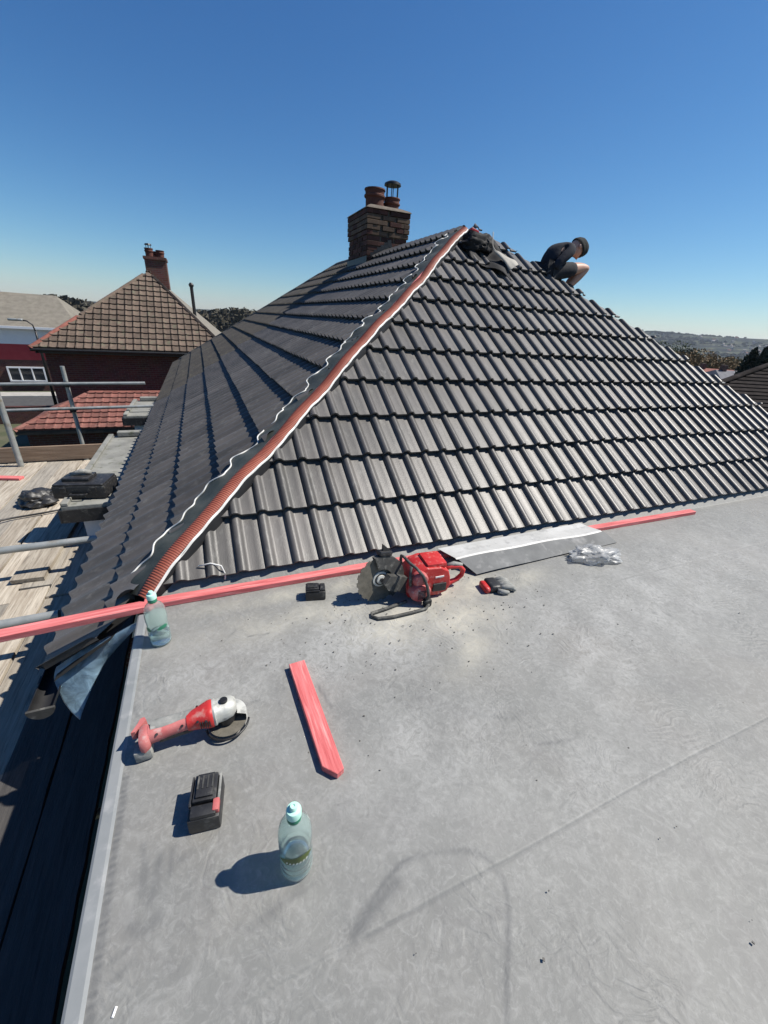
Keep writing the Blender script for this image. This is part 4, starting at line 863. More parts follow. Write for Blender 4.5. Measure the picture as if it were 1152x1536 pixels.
    # round starter cover and exhaust cover on the near side
    q = MB(); q.lathe([(.066, -.02), (.066, .02), (.058, .034), (.030, .040), (.006, .041)], 28, P(.225, -.105, .085), rot=Fm.to_3x3() @ tilt); add(q, 'starter_cover', M_REDDUSTY, smooth=True, angle=35)
    q = MB(); q.lathe([(.048, -.02), (.048, .018), (.040, .028), (.020, .032), (.004, .032)], 24, P(.22, -.100, .178), rot=Fm.to_3x3() @ tilt); add(q, 'pulley_cover', M_REDDUSTY, smooth=True, angle=35)
    q = MB()
    for k in range(6): q.box(P(.225, -.1465, .055 + k * .011), (.05, .004, .004), Fm.to_3x3())
    add(q, 'starter_vents', M_BLACKP)
    q = MB(); q.box(P(.355, -.0925, .165), (.055, .004, .010), Fm.to_3x3() @ Matrix.Rotation(R(-4), 3, 'Y')); add(q, 'name_plate', M_PAPER)
    q = MB(); q.cbox(P(.36, -.094, .085), (.09, .012, .06), .005, Fm.to_3x3()); add(q, 'air_vent_panel', M_BLACKP)
    # tubular front handle that wraps around
    h = [(.245, -.15, .03), (.262, -.16, .08), (.25, -.15, .15), (.225, -.13, .22), (.19, -.10, .262), (.165, -.05, .272), (.16, .02, .268), (.165, .08, .24), (.175, .11, .19), (.19, .12, .12)]
    q = MB(); q.tube([P(*a) for a in h], .0095, 10); q.tube([P(.165, -.085, .265), P(.158, -.10, .20), P(.165, -.10, .13)], .009, 8); add(q, 'front_handle', M_DARKDUST, smooth=True)
    q = MB(); q.tube([P(.265, -.165, .02), P(.24, -.19, .012), P(.15, -.205, .012), P(.02, -.215, .012), P(-.06, -.21, .012), P(-.09, -.185, .012), P(-.085, -.16, .013), P(.0, -.14, .013), P(.15, -.10, .014)], .010, 8); add(q, 'foot_frame', M_DARKDUST, smooth=True)
    q = MB(); q.cbox(P(.26, -.155, .028), (.05, .03, .05), .008, Fm.to_3x3()); add(q, 'handle_foot', M_BLACKP)
    # rear handle loop
    q = MB(); q.tube([P(.42, -.01, .165), P(.47, -.01, .175), P(.53, -.01, .165), P(.56, -.01, .13), P(.555, -.01, .09), P(.52, -.01, .055), P(.46, -.01, .035), P(.40, -.01, .035)], [.022, .019, .017, .016, .016, .016, .020, .024], 12); add(q, 'rear_handle', M_REDP, smooth=True)
    q = MB(); q.tube([P(.435, -.01, .182), P(.49, -.01, .192), P(.545, -.01, .175)], [.012, .016, .012], 10); add(q, 'handle_grip', M_DUSTYGREY, smooth=True)
    q = MB(); q.cbox(P(.49, -.01, .15), (.035, .012, .018), .004, Fm.to_3x3()); add(q, 'throttle_trigger', M_BLACKP)
saw(); bpy.data.objects['cut_off_saw'].scale = (.87, .87, .80)

# ------------------------------------------------------------------ folded metal flashing, plastic bag, glove
def flashing():
    a0, a1 = Vector((1.255, 1.84, .012)), Vector((2.49, 1.86, .012)); q = MB(); n = 24
    for i in range(n + 1):
        t = i / n; x = a0.x + (a1.x - a0.x) * t; sag = .006 * math.sin(t * 5) + .004 * math.sin(t * 13)
        yb = 1.875 + .02 * t; e = .04 * (1 - t)
        row_ = [(x - .02, yb, .050), (x - .01, yb - .05, .054 + sag), (x + .01, yb - .155, .066 + sag), (x + .015, yb - .165, .060 + sag), (x + .022, yb - .172, .064 + sag), (x + .085 - .02 * t, yb - .285 + .02 * t, .018 + sag * .5)]
        q.v += row_
    m_ = 6
    for i in range(n):
        for j in range(m_ - 1): q.f.append((i * m_ + j, i * m_ + j + 1, (i + 1) * m_ + j + 1, (i + 1) * m_ + j)); q.mi.append(0)
    q.mi = [1 if k % 5 < 3 else 0 for k in range(len(q.f))]  # one sheet, facets coloured lit at the back and shaded in front
    o = q.obj('metal_flashing', [M_SHADEFACET, M_LITFACET]); md = o.modifiers.new('thickness', 'SOLIDIFY'); md.thickness = .0016
    tag(o, 'long folded silver metal flashing lying beside the saw', 'flashing')
flashing()
def crumple(name, c, size, m, label, cat, seed, sub=4, amp=.25, flat=.0, rot=0.0, freq=3.0):
    bm = bmesh.new(); bmesh.ops.create_icosphere(bm, subdivisions=sub, radius=1)
    for v in bm.verts:
        p = v.co.copy(); n1 = noise.noise(p * freq * .5 + Vector((seed, 0, 0))); n2v = noise.noise(p * freq + Vector((0, seed, 3))); n3 = abs(noise.noise(p * freq * 2.2 + Vector((5, 0, seed))))
        v.co = p * (1 + amp * (n1 * 1.1 + n2v * .7 - n3 * .7))
        v.co = Vector((v.co.x * size[0], v.co.y * size[1], max(v.co.z * size[2], -size[2] * .55)))
    me = bpy.data.meshes.new(name); bm.to_mesh(me); bm.free(); me.materials.append(m); setsmooth(me, True, 38)
    o = bpy.data.objects.new(name, me); o.location = (c[0], c[1], c[2] + size[2] * .55); o.rotation_euler[2] = rot; link(o); return tag(o, label, cat)
crumple('plastic_bag', (2.20, 1.52, .005), (.17, .085, .055), M_CLEARBAG, 'crumpled translucent plastic bag lying under the end of the metal flashing', 'plastic bag', 4.2, amp=.42, rot=-.25, freq=3.4)
gl = empty('work_glove', (1.36, 1.46, .004), 'folded dark work glove with a red cuff lying in front of the flashing', 'glove', rz=-.15)
q = MB()
for k in range(4):
    y = -.045 + k * .024; q.tube([(.02, y + .012, .022), (.06, y + .008, .030 + .004 * (k % 2)), (.095, y, .024), (.11, y - .006, .010)], [.014, .0155, .014, .010], 10)
q.tube([(0, -.05, .02), (.03, -.065, .018), (.06, -.068, .014)], [.014, .014, .010], 10); q.obj('glove_fingers', M_DUSTYGREY, gl, smooth=True)
q = MB(); q.cbox((-.005, 0, .024), (.07, .10, .042), .016); q.obj('glove_palm', M_BLACKP, gl, smooth=True)
q = MB(); q.cbox((-.055, -.005, .020), (.034, .088, .036), .014); q.obj('glove_cuff', M_REDP, gl, smooth=True)

# grit, chips and a cigarette end
gr = MB(); rg = random.Random(11)
for k in range(300):
    if k < 26: x, y = rg.uniform(-.33, 3.4), rg.uniform(.15, 1.8)
    else: x, y = rg.gauss(.95, .45), rg.gauss(1.42, .22)
    if x < -.35 or y > 1.85: continue
    s = rg.choice([.0012, .0016, .002, .003]) * 1.0; gr.box((x, y, .006 + s * .3), (s * 2, s * 1.5, s), Matrix.Rotation(rg.uniform(0, 3), 3, 'Z'))
for (px, py, s) in ((1130, 1414, .004), (540, 1111, .003), (553, 1133, .0022), (660, 1024, .0025), (646, 1034, .002), (570, 1155, .003), (436, 1110, .002), (624, 1430, .0018), (990, 1257, .0022), (1128, 1380, .0015)):
    p = at_z(px, py, .006); gr.box(p, (s * 1.4, s, s * .8), Matrix.Rotation(rg.uniform(0, 3), 3, 'Z'))
tag(gr.obj('tile_grit', M_GRIT), 'scattered dark grit and tile chips on the grey membrane', 'grit', kind='stuff')
cg = MB(); p = at_z(172, 1518, .008); cg.tube([p + Vector((-.003, -.007, 0)), p + Vector((.002, .007, 0))], .0026, 8); tag(cg.obj('cigarette_end', M_PAPER), 'white cigarette end near the trim at the bottom of the photo', 'cigarette end')

# ------------------------------------------------------------------ blue plastic sheet at the eave corner
def sheet():
    A = [at_z(222, 925, -.012), at_z(175, 948, -.10), at_z(128, 972, -.17), at_z(85, 1000, -.24)]
    B = [at_z(208, 938, -.03), at_z(165, 985, -.22), at_z(140, 1028, -.32), at_z(120, 1080, -.44)]
    Mi = [at_z(212, 930, -.015), at_z(165, 962, -.12), at_z(118, 996, -.23), at_z(86, 1035, -.34)]
    def cat(P, t):
        u = t * (len(P) - 1); i = min(int(u), len(P) - 2); w_ = u - i; p0, p1, p2, p3 = P[max(i - 1, 0)], P[i], P[i + 1], P[min(i + 2, len(P) - 1)]
        return .5 * ((2 * p1) + (-p0 + p2) * w_ + (2 * p0 - 5 * p1 + 4 * p2 - p3) * w_ ** 2 + (-p0 + 3 * p1 - 3 * p2 + p3) * w_ ** 3)
    q = MB(); n, m_ = 40, 24
    for i in range(n + 1):
        t = i / n; a, b, c = cat(A, t), cat(B, t), cat(Mi, t)
        for j in range(m_ + 1):
            s = j / m_; p = a * ((1 - s) * (1 - 2 * s)) + c * (4 * s * (1 - s)) + b * (s * (2 * s - 1))
            w_ = .006 * noise.noise(Vector((t * 5, s * 3, 1))) + .0015 * noise.noise(Vector((t * 16, s * 9, 2)))
            q.v.append(tuple(p + Vector((w_, w_ * .5, w_))))
    for i in range(n):
        for j in range(m_): q.f.append((i * (m_ + 1) + j, i * (m_ + 1) + j + 1, (i + 1) * (m_ + 1) + j + 1, (i + 1) * (m_ + 1) + j)); q.mi.append(0)
    o = q.obj('plastic_sheet', M_BLUESHEET, smooth=True); md = o.modifiers.new('thickness', 'SOLIDIFY'); md.thickness = .0008
    tag(o, 'loose bluish plastic sheet hanging off the roof corner below the red batten', 'plastic sheet')
sheet()

# ------------------------------------------------------------------ man on the hip
def skinned(name, verts, edges, m, parent, sub=2, root=0):
    me = bpy.data.meshes.new(name); me.from_pydata([v[0] for v in verts], edges, []); me.materials.append(m)
    o = bpy.data.objects.new(name, me); link(o, parent)
    sk_ = o.modifiers.new('skin', 'SKIN'); sk_.use_smooth_shade = True
    lay = me.skin_vertices[0] if me.skin_vertices else None
    if lay is None:
        bm = bmesh.new(); bm.from_mesh(me); bm.verts.layers.skin.verify(); bm.to_mesh(me); bm.free(); lay = me.skin_vertices[0]
    for i, v in enumerate(verts):
        r_4 = v[1] if isinstance(v[1], tuple) else (v[1], v[1]); lay.data[i].radius = r_4; lay.data[i].use_root = (i == root)
    s_ = o.modifiers.new('sub', 'SUBSURF'); s_.levels = sub; s_.render_levels = sub
    return o
def man():
    Yc = 4.52
    PX = lambda x, y, dy=0.0: at_y(x, y, Yc + dy)
    pel = PX(822, 408); base = Vector((pel.x, Yc, pel.z - .12))
    root = empty('person', base, 'person in a dark jacket, shorts and black beanie crouching on the roof hip', 'person')
    rinv = Matrix.Translation(-base)
    K = Yc / 4.75
    chest = PX(832, 387); sh = PX(844, 375); neck = PX(853, 373); hd = PX(865, 373)
    shL, shR = sh + Vector((.0, -.17, -.01)), sh + Vector((.0, .17, -.01))
    elL, elR = PX(833, 399, -.17), PX(838, 401, .17)
    haL, haR = PX(850, 409, -.06), PX(851, 404, .06)
    hpL, hpR = pel + Vector((0, -.10, -.01)), pel + Vector((0, .10, -.01))
    knL, knR = PX(881, 401, -.10), PX(878, 399, .12)
    anL, anR = PX(850, 433, -.06), PX(846, 432, .12)
    toL, toR = anL + Vector((.17, -.02, -.09)), anR + Vector((.17, .03, -.09))
    V = [(pel, .105), (chest, .115), (sh, .085), (neck, .052), (hd - Vector((.0, 0, .02)), .078),
         (shL, .055), (elL, .042), (haL + (elL - haL) * .25, .030), (shR, .055), (elR, .042), (haR + (elR - haR) * .25, .030),
         (hpL, .085), (knL, .060), (anL + (knL - anL) * .1, .040), (hpR, .085), (knR, .060), (anR + (knR - anR) * .1, .040),
         ((knL + anL) / 2 + Vector((-.02, 0, -.01)), .056), ((knR + anR) / 2 + Vector((-.02, 0, -.01)), .056)]
    E = [(0, 1), (1, 2), (2, 3), (3, 4), (2, 5), (5, 6), (6, 7), (2, 8), (8, 9), (9, 10), (0, 11), (11, 12), (12, 17), (17, 13), (0, 14), (14, 15), (15, 18), (18, 16)]
    o = skinned('body', V, E, M_SKIN, root); o.matrix_parent_inverse = rinv
    def kid(o_): o_.matrix_parent_inverse = rinv; return o_
    # clothing
    mid = (pel + chest) / 2 + Vector((-.025, 0, .015)); ch2 = chest + Vector((-.012, 0, .012))
    V = [(pel + Vector((-.01, 0, .02)), .118), (mid, .130), (ch2, .138), (sh + Vector((-.01, 0, .0)), .098), (neck - Vector((.018, 0, .0)), .062), (shL, .066), (elL, .050), (haL + (elL - haL) * .35, .040), (shR, .066), (elR, .050), (haR + (elR - haR) * .35, .040)]
    kid(skinned('jacket', V, [(0, 1), (1, 2), (2, 3), (3, 4), (3, 5), (5, 6), (6, 7), (3, 8), (8, 9), (9, 10)], M_CLOTHNAVY, root))
    V = [(pel + Vector((0, 0, -.01)), .125), (hpL, .100), (hpL.lerp(knL, .40), .094), (hpL.lerp(knL, .66), .086), (hpR, .100), (hpR.lerp(knR, .40), .094), (hpR.lerp(knR, .66), .086)]
    kid(skinned('shorts', V, [(0, 1), (1, 2), (2, 3), (0, 4), (4, 5), (5, 6)], M_SHORTS, root))
    # head with face, looking down
    fd = Vector((.30, -.16, -.94)).normalized(); up = Vector((.90, 0, .40)); up = (up - fd * up.dot(fd)).normalized(); sdv = fd.cross(up)
    HF = frame(hd, fd, -sdv, up)
    bm = bmesh.new(); bmesh.ops.create_uvsphere(bm, u_segments=24, v_segments=18, radius=1)
    for v in bm.verts:
        p = v.co; x, y, z = p
        q_ = Vector((x * .098, y * .076, z * .112))
        if z < 0: q_.x *= (1 - .10 * -z); q_.y *= (1 - .28 * -z)
        if x > .6 and abs(y) < .28 and -.35 < z < .12: q_.x += .026 * (1 - abs(y) / .28) * max(0, (.12 - z) / .3 if z > -.18 else (z + .35) / .17)   # nose
        if x > .7 and .03 < z < .2 and .2 < abs(y) < .5: q_.x -= .010                                                   # eye sockets
        if x > .65 and -.62 < z < -.5 and abs(y) < .3: q_.x += .006                                                     # lips
        if x > .4 and z < -.75: q_.x += .014                                                                            # chin
        v.co = HF @ q_
    me = bpy.data.meshes.new('head'); bm.to_mesh(me); bm.free(); me.materials.append(M_SKIN); setsmooth(me)
    kid(link(bpy.data.objects.new('head', me), root))
    for s in (-1, 1):
        q = MB(); q.lathe([(.004, -.012), (.02, -.006), (.026, 0), (.02, .008), (.006, .010)], 12, HF @ Vector((-.008, s * .078, -.012)), rot=HF.to_3x3() @ Matrix.Rotation(R(90) * -s, 3, 'X')); kid(q.obj('ear', M_SKIN, root, smooth=True))
    for s in (-1, 1):
        q = MB(); q.lathe([(.001, -.006), (.009, -.003), (.009, .003), (.001, .006)], 10, HF @ Vector((.082, s * .030, .012))); kid(q.obj('eye', M_BLACKP, root, smooth=True))
    q = MB(); n = 24
    prof_ = [(.106, -.012), (.112, .0), (.112, .018), (.108, .024), (.110, .05), (.098, .088), (.066, .120), (.03, .134), (.004, .138)]
    for (r_5, z_) in prof_:
        for j in range(n):
            a = 2 * math.pi * j / n; q.v.append(tuple(HF @ Vector((r_5 * math.cos(a) * 1.0 - .004, r_5 * math.sin(a) * .86, z_ + .012 - .018 * -math.cos(a)))))
    q.f = [(i * n + j, i * n + (j + 1) % n, (i + 1) * n + (j + 1) % n, (i + 1) * n + j) for i in range(len(prof_) - 1) for j in range(n)]; q.mi = [0] * len(q.f)
    kid(q.obj('beanie', M_HAT, root, smooth=True))
    # hands with five fingers
    for (h, e, s) in ((haL, elL, -1), (haR, elR, 1)):
        d = (h - e).normalized(); sd_ = Vector((0, 1, 0)); sd_ = (sd_ - d * sd_.dot(d)).normalized(); nn = d.cross(sd_)
        V = [(e.lerp(h, .72), .030), (h, (.036, .022)), (h + d * .05, (.040, .020))]; Ed = [(0, 1), (1, 2)]
        for k, ln in enumerate((.062, .074, .068, .054)):
            b0_ = h + d * .075 + sd_ * (-.030 + k * .020); i0 = len(V); V += [(b0_, .0095), (b0_ + d * ln * .5 - nn * .012 * s, .0088), (b0_ + d * ln * .75 - nn * .036 * s, .008)]; Ed += [(2, i0), (i0, i0 + 1), (i0 + 1, i0 + 2)]
        i0 = len(V); V += [(h + d * .03 - sd_ * .045, .011), (h + d * .065 - sd_ * .055 - nn * .015 * s, .0095)]; Ed += [(1, i0), (i0, i0 + 1)]
        kid(skinned('hand', V, Ed, M_SKIN, root, 1))
    for (a_, t_) in ((anL, toL), (anR, toR)):
        kid(skinned('boot', [(a_ + Vector((0, 0, .06)), .055), (a_, .052), (a_ + Vector((-.03, 0, -.05)), .048), (a_.lerp(t_, .5), .048), (t_, .040)], [(0, 1), (1, 2), (1, 3), (3, 4)], M_BOOT, root))
man()

# ------------------------------------------------------------------ black sheeting and pale strip at the peak
def onfront(px, py): d = Vector(ray(px, py)); return Vector((0, 0, H)) + d * ((Z0 - H - TP * Y0) / (d.z - TP * d.y))
def peak():
    c = at_y(716, 366, 4.92)
    c = at_y(716, 365, 4.60)
    F = lambda x, y, n: Vector((x, y, Z0 + TP * (y - Y0))) + Vector((0, -SP, CP)) * n
    o = crumple('black_roofing_roll', (c.x, c.y, c.z - .085), (.22, .13, .128), M_BLACKBAG, 'black bundle of roofing material lying on the peak of the roof', 'bundle', 9.3, amp=.26, freq=2.6)
    q = MB(); n, m_ = 26, 12
    for i in range(n + 1):
        t = i / n
        for j in range(m_ + 1):
            s = j / m_; fa_ = onfront(692 + 46 * s, 368 + 4 * s); fb_ = onfront(700 + 66 * s, 392 + 36 * s); x = fa_.x * (1 - t) + fb_.x * t; y = fa_.y * (1 - t) + fb_.y * t ; h = .055 + .035 * noise.noise(Vector((t * 4, s * 4, 2))) + .03 * math.sin(s * 7 + t * 3) * (1 - t * .4)
            q.v.append(tuple(F(x, y, max(.035, h))))
    for i in range(n):
        for j in range(m_): q.f.append((i * (m_ + 1) + j, i * (m_ + 1) + j + 1, (i + 1) * (m_ + 1) + j + 1, (i + 1) * (m_ + 1) + j)); q.mi.append(0)
    o = q.obj('black_sheet', M_BLACKBAG, smooth=True); o.modifiers.new('t', 'SOLIDIFY').thickness = .003
    tag(o, 'loose black sheeting draped below the bundle at the roof peak', 'sheeting')
    q = MB(); n = 30
    pts = [at_y(739, 349, 4.50), at_y(739, 370, 4.44), at_y(746, 382, 4.38), at_y(757, 395, 4.30), at_y(764, 405, 4.24)]
    def cat(P, t):
        u = t * (len(P) - 1); i = min(int(u), len(P) - 2); w_ = u - i; p0, p1, p2, p3 = P[max(i - 1, 0)], P[i], P[i + 1], P[min(i + 2, len(P) - 1)]
        return .5 * ((2 * p1) + (-p0 + p2) * w_ + (2 * p0 - 5 * p1 + 4 * p2 - p3) * w_ ** 2 + (-p0 + 3 * p1 - 3 * p2 + p3) * w_ ** 3)
    for i in range(n + 1):
        t = i / n; p = cat(pts, t); wdt = .010 + .105 * max(0, min(1, (t - .40) * 2.6)) ** .8
        for s in (0, .33, .66, 1): q.v.append(tuple(p + Vector((.80, .20, .34)) * wdt * s * 1.5 + Vector((0, 0, .008 * math.sin(t * 11 + s * 4)))))
    for i in range(n):
        for j in range(3): q.f.append((i * 4 + j, i * 4 + j + 1, (i + 1) * 4 + j + 1, (i + 1) * 4 + j)); q.mi.append(0)
    o = q.obj('flashing_strip', M_LEAD, smooth=True); o.modifiers.new('t', 'SOLIDIFY').thickness = .003
    tag(o, 'pale curled grey strip hanging from the black bundle at the roof peak', 'flashing strip')
    lb = MB(); p = at_y(711, 348, 4.60); lb.cbox(p + Vector((0, 0, .012)), (.10, .05, .025), .006, Matrix.Rotation(.2, 3, 'Y')); o = lb.obj('cardboard_label', M_REDP); tag(o, 'small red and white packet on top of the black bundle', 'packet')
    lw = MB(); lw.box(p + Vector((.0, 0, .027)), (.07, .035, .004), Matrix.Rotation(.2, 3, 'Y')); lw.obj('packet_label', M_PAPER, o)
peak()

# ------------------------------------------------------------------ scaffold
sc_ = empty('scaffold', (-1.6, 4, -5.2), 'galvanised tube scaffold with guard rails along the left side of the roof', 'scaffold')
scinv = Matrix.Translation((1.6, -4, 5.2))
def tube(name, pts, r=.030, m=M_STEEL):
    q = MB(); q.tube(pts, r, 16); q.obj(name, m, sc_, smooth=True, angle=50).matrix_parent_inverse = scinv
    return q
def coupler(p):
    q = MB(); q.cbox(p, (.085, .085, .085), .014); q.tube([Vector(p) + Vector((.04, -.03, 0)), Vector(p) + Vector((.075, -.06, 0))], .009, 6); q.obj('coupler', M_DARKMETAL, sc_, smooth=True, angle=35).matrix_parent_inverse = scinv
tube('standard', [(-2.60, 7.15, -5.2), (-2.60, 7.15, .22)], .037)
tube('standard', [(-2.14, 8.52, -5.2), (-2.14, 8.52, .34)], .032)
tube('guard_rail', [(-4.6, 8.46, .035), (-.98, 8.46, .085)], .026); tube('guard_rail', [(-4.6, 8.46, -.385), (-.88, 8.46, -.315)], .026)
tube('transom', [(-3.2, 3.84, -.610), (-.99, 3.90, -.600)], .031); tube('transom', [(-3.2, 2.78, -.615), (-1.085, 2.81, -.600)], .031)
tube('ledger', [(-.62, -2.5, -1.12), (-.62, 8.2, -1.12)], .024); tube('transom', [(-3.2, 1.62, -1.03), (-.44, 1.62, -1.03)], .024); tube('transom', [(-3.2, 4.4, -1.03), (-.9, 4.4, -1.03)], .024); tube('transom', [(-3.2, 6.9, -1.03), (-1.6, 6.9, -1.03)], .024)
tube('brace', [(-.52, 1.9, -2.6), (-.58, -1.0, -.95)], .024); tube('standard', [(-3.15, .5, -5.2), (-3.15, .5, .9)], .026)
coupler((-2.14, 8.49, .055)); coupler((-2.14, 8.49, -.36))
# boards: each one a thing
BW = .222
names_ = {}
def board(x0, y0, y1, z, label, m=M_BOARD, wd=BW, th=.038, rz=0.0, group=None):
    bm = bmesh.new(); rg = random.Random(int(x0 * 1000) + int(y0 * 77)); ns = max(6, int((y1 - y0) / .12)); vs = []
    for k in range(ns + 1):
        y = (y1 - y0) * k / ns; e = 0
        j = rg.uniform(-.004, .004)
        vs.append([bm.verts.new((sx * (wd / 2) + j * (sx > 0), y + (rg.uniform(-.012, .012) if k in (0, ns) else 0), zz)) for (sx, zz) in ((-1, 0), (1, 0), (1, -th), (-1, -th))])
    for k in range(ns):
        for c in range(4): bm.faces.new((vs[k][c], vs[k][(c + 1) % 4], vs[k + 1][(c + 1) % 4], vs[k + 1][c]))
    bm.faces.new(vs[0]); bm.faces.new(vs[-1][::-1]); bmesh.ops.recalc_face_normals(bm, faces=bm.faces)
    me = bpy.data.meshes.new('scaffold_board'); bm.to_mesh(me); bm.free(); me.materials.append(m)
    o = bpy.data.objects.new('scaffold_board', me); o.location = (x0 + wd / 2, y0, z); o.rotation_euler[2] = rz; link(o); return tag(o, label, 'scaffold board', group or 'boards of the scaffold platform')
XS = [-.945, -1.178, -1.408, -1.640, -1.872, -2.103, -2.335, -2.567, -2.80, -3.03]
w2 = ['next to the dark gap', 'second from the dark gap', 'third from the dark gap', 'fourth from the dark gap', 'fifth from the dark gap', 'sixth from the dark gap', 'seventh from the dark gap', 'eighth from the dark gap', 'ninth from the dark gap', 'outermost of the row']
for i, x in enumerate(XS):
    e = 3.52 + (.18 if i % 2 else 0) - (.25 if i == 0 else 0)
    board(x + random.uniform(-.004, .004), -2.4, e - .012, PLAT + random.uniform(-.004, .004), 'near length of scaffold board by the flat roof, ' + w2[i], M_BOARDSHADE if i in (0, 1) else M_BOARDGREY if i == 4 else M_BOARD)  # the two boards by the gap carry the painted shade
    if i >= 2 or i == 1: board(x + random.uniform(-.006, .006), e + .01, 7.30, PLAT + random.uniform(-.006, .004), 'far length of scaffold board below the bay roof, ' + w2[i], M_BOARDGREY if i in (3, 6) else M_BOARD, rz=random.uniform(-.001, .001))
board(-1.72, 3.80, 5.25, PLAT + .044, 'short pale plank lying loose on top of the scaffold boards beside the eave', M_BOARD, .24, .04, rz=-.01, group='loose planks on the scaffold')
board(-1.62, 5.9, 7.1, PLAT + .044, 'narrow grey plank lying loose by the far toe board', M_BOARDGREY, .10, .04, rz=.02, group='loose planks on the scaffold')
tb = MB(); tb.cbox((-2.32, 7.36, PLAT + .115), (2.6, .038, .225), .004); tag(tb.obj('toe_board', M_TOE), 'brown wooden toe board closing off the far end of the scaffold platform', 'toe board')

# tool case, bag and pry bar
tc_ = empty('tool_case', (-1.23, 4.66, -.445), 'black plastic power tool case with its lid open on the bay roof', 'tool case', rz=-.18)
q = MB(); q.cbox((0, 0, .07), (.46, .34, .13), .018); q.obj('case_body', M_BLACKP, tc_, smooth=True, angle=35)
q = MB(); q.cbox((0, 0, .142), (.44, .32, .02), .008); q.cbox((-.05, .02, .165), (.24, .20, .04), .012); q.obj('case_lid', M_BLACKP, tc_, smooth=True, angle=35)
q = MB()
for s in (-.13, .13): q.cbox((s, -.175, .10), (.05, .012, .05), .004)
q.obj('latch', M_BLACKP, tc_)
q = MB(); q.tube([(-.07, -.17, .06), (-.07, -.205, .06), (.07, -.205, .06), (.07, -.17, .06)], .010, 8); q.obj('carry_handle', M_BLACKP, tc_, smooth=True, angle=40)
q = MB(); q.tube([(-.12, .02, .19), (-.02, .03, .22), (.05, .06, .20)], [.02, .028, .022], 10); q.obj('tool_head', M_DUSTYGREY, tc_, smooth=True)
q = MB(); q.box((-.236, -.03, .08), (.006, .05, .09)); q.obj('orange_tag', M_ORANGE, tc_)
crumple('tool_bag', (-2.0, 5.62, PLAT + .004), (.20, .17, .12), M_BLACKP, 'slumped black fabric bag on the scaffold boards beside the tool case', 'bag', 2.7, amp=.26)
pb = MB(); pb.tube([(-2.22, 5.05, PLAT + .02), (-2.20, 5.14, PLAT + .035), (-2.12, 5.20, PLAT + .025), (-1.85, 5.28, PLAT + .02), (-1.55, 5.36, PLAT + .03)], .011, 8); tag(pb.obj('pry_bar', M_DARKMETAL, smooth=True), 'thin dark pry bar with a bent end lying on the scaffold boards', 'pry bar')

# ------------------------------------------------------------------ left neighbour: brown hipped house
nb = empty('brick_house', (-2.2, 23, -5.2), 'brick house on the left with a brown tiled hip roof and twin chimney pots', 'house')
nbi = Matrix.Translation((2.2, -23, 5.2))
def bchild(mb, name, m, parent=None, **k):
    o = mb.obj(name, m, parent or nb, **k)
    if parent is None: o.matrix_parent_inverse = nbi
    return o
NE, NZ = 19.5, -.31; NL, NR_, NA = -5.72, 1.15, Vector((-1.79, 23.4, 2.70)); NT = (NA.z - NZ) / (NA.y - NE)
dk = MB(); NB = 36.0
Lp, Rp, Lb, Rb, Ab = Vector((NL, NE, NZ)), Vector((NR_, NE, NZ)), Vector((NL, NB, NZ)), Vector((NR_ + .6, NB, NZ)), Vector((NA.x, NB - 4, NA.z))
dk.add([Lp + dn, Rp + dn, NA + dn], [(0, 1, 2)]); dslope = bchild(dk, 'roof_slope', M_PINKTILE)
dk = MB(); dk.add([Lb, Lp, NA, Ab], [(0, 1, 2, 3)]); dk.add([Rp, Rb, Ab, NA], [(0, 1, 2, 3)]); dk.add([Rb, Lb, Ab], [(0, 1, 2)]); bchild(dk, 'roof_slope', M_GREYROOF)
cN, sN = 1 / math.hypot(1, NT), NT / math.hypot(1, NT); FNB = frame((NL, NE, NZ), (1, 0, 0), (0, cN, sN), (0, -sN, cN)); ib = FNB.inverted()
def simple_tile(m, W=.292, name='roof_tile'):
    q = MB(); prof_ = [(.012, .0), (.03, .026), (.07, .030), (.10, .016), (.16, .012), (.24, .014), (.27, .020), (W - .012, .0)]
    lo = [(p[0], 0, p[1] + .058) for p in prof_]; hi = [(p[0], .40, p[1] + .0) for p in prof_]; bt = [(p[0], 0, .0) for p in prof_]; n = len(prof_)
    q.add(lo + hi + bt, [(i, i + 1, n + i + 1, n + i) for i in range(n - 1)] + [(2 * n + i, 2 * n + i + 1, i + 1, i) for i in range(n - 1)]); return q.mesh(name, m)
def lay_simple(F, W, G, polys, nu, nv, me, parent, m, tone=None):
    for j in range(nv):
        for i in range(nu):
            u, v = i * W, j * G; cx_, cy_ = u + W / 2, v + G / 2
            cor = [(u, v), (u + W, v), (u, v + G), (u + W, v + G)]; ds = [[(c[0] - p[0]) * n_[0] + (c[1] - p[1]) * n_[1] for c in cor] for p, n_ in polys]
            if any(max(d) < .02 for d in ds): continue
            if any(min(d) < 0 for d in ds):
                bm = bmesh.new(); bm.from_mesh(me); bm.transform(Matrix.Translation((u, v, 0)))
                for (p, n_), d in zip(polys, ds):
                    if min(d) < 0: bmesh.ops.bisect_plane(bm, geom=bm.verts[:] + bm.edges[:] + bm.faces[:], dist=1e-5, plane_co=(p[0], p[1], 0), plane_no=(n_[0], n_[1], 0), clear_inner=True)
                if bm.faces: bm.transform(Matrix.Translation((-u, -v, 0))); child('roof_tile', bm_mesh(bm, 'roof_tile', m), parent, F @ Matrix.Translation((u, v, 0)))
                bm.free(); continue
            child('roof_tile', me, parent, F @ Matrix.Translation((u + random.gauss(0, .003), v + random.gauss(0, .004), 0)) @ Matrix.Rotation(random.gauss(0, .006), 4, 'Z'))
PT = simple_tile(M_PINKTILE, .272)
p0, p1, p2 = ib @ Lp, ib @ Rp, ib @ NA
lay_simple(FNB, .272, .325, [(p0, n2(p0, p2, False)), (p1, n2(p1, p2, True))], 26, 17, PT, dslope, M_PINKTILE)
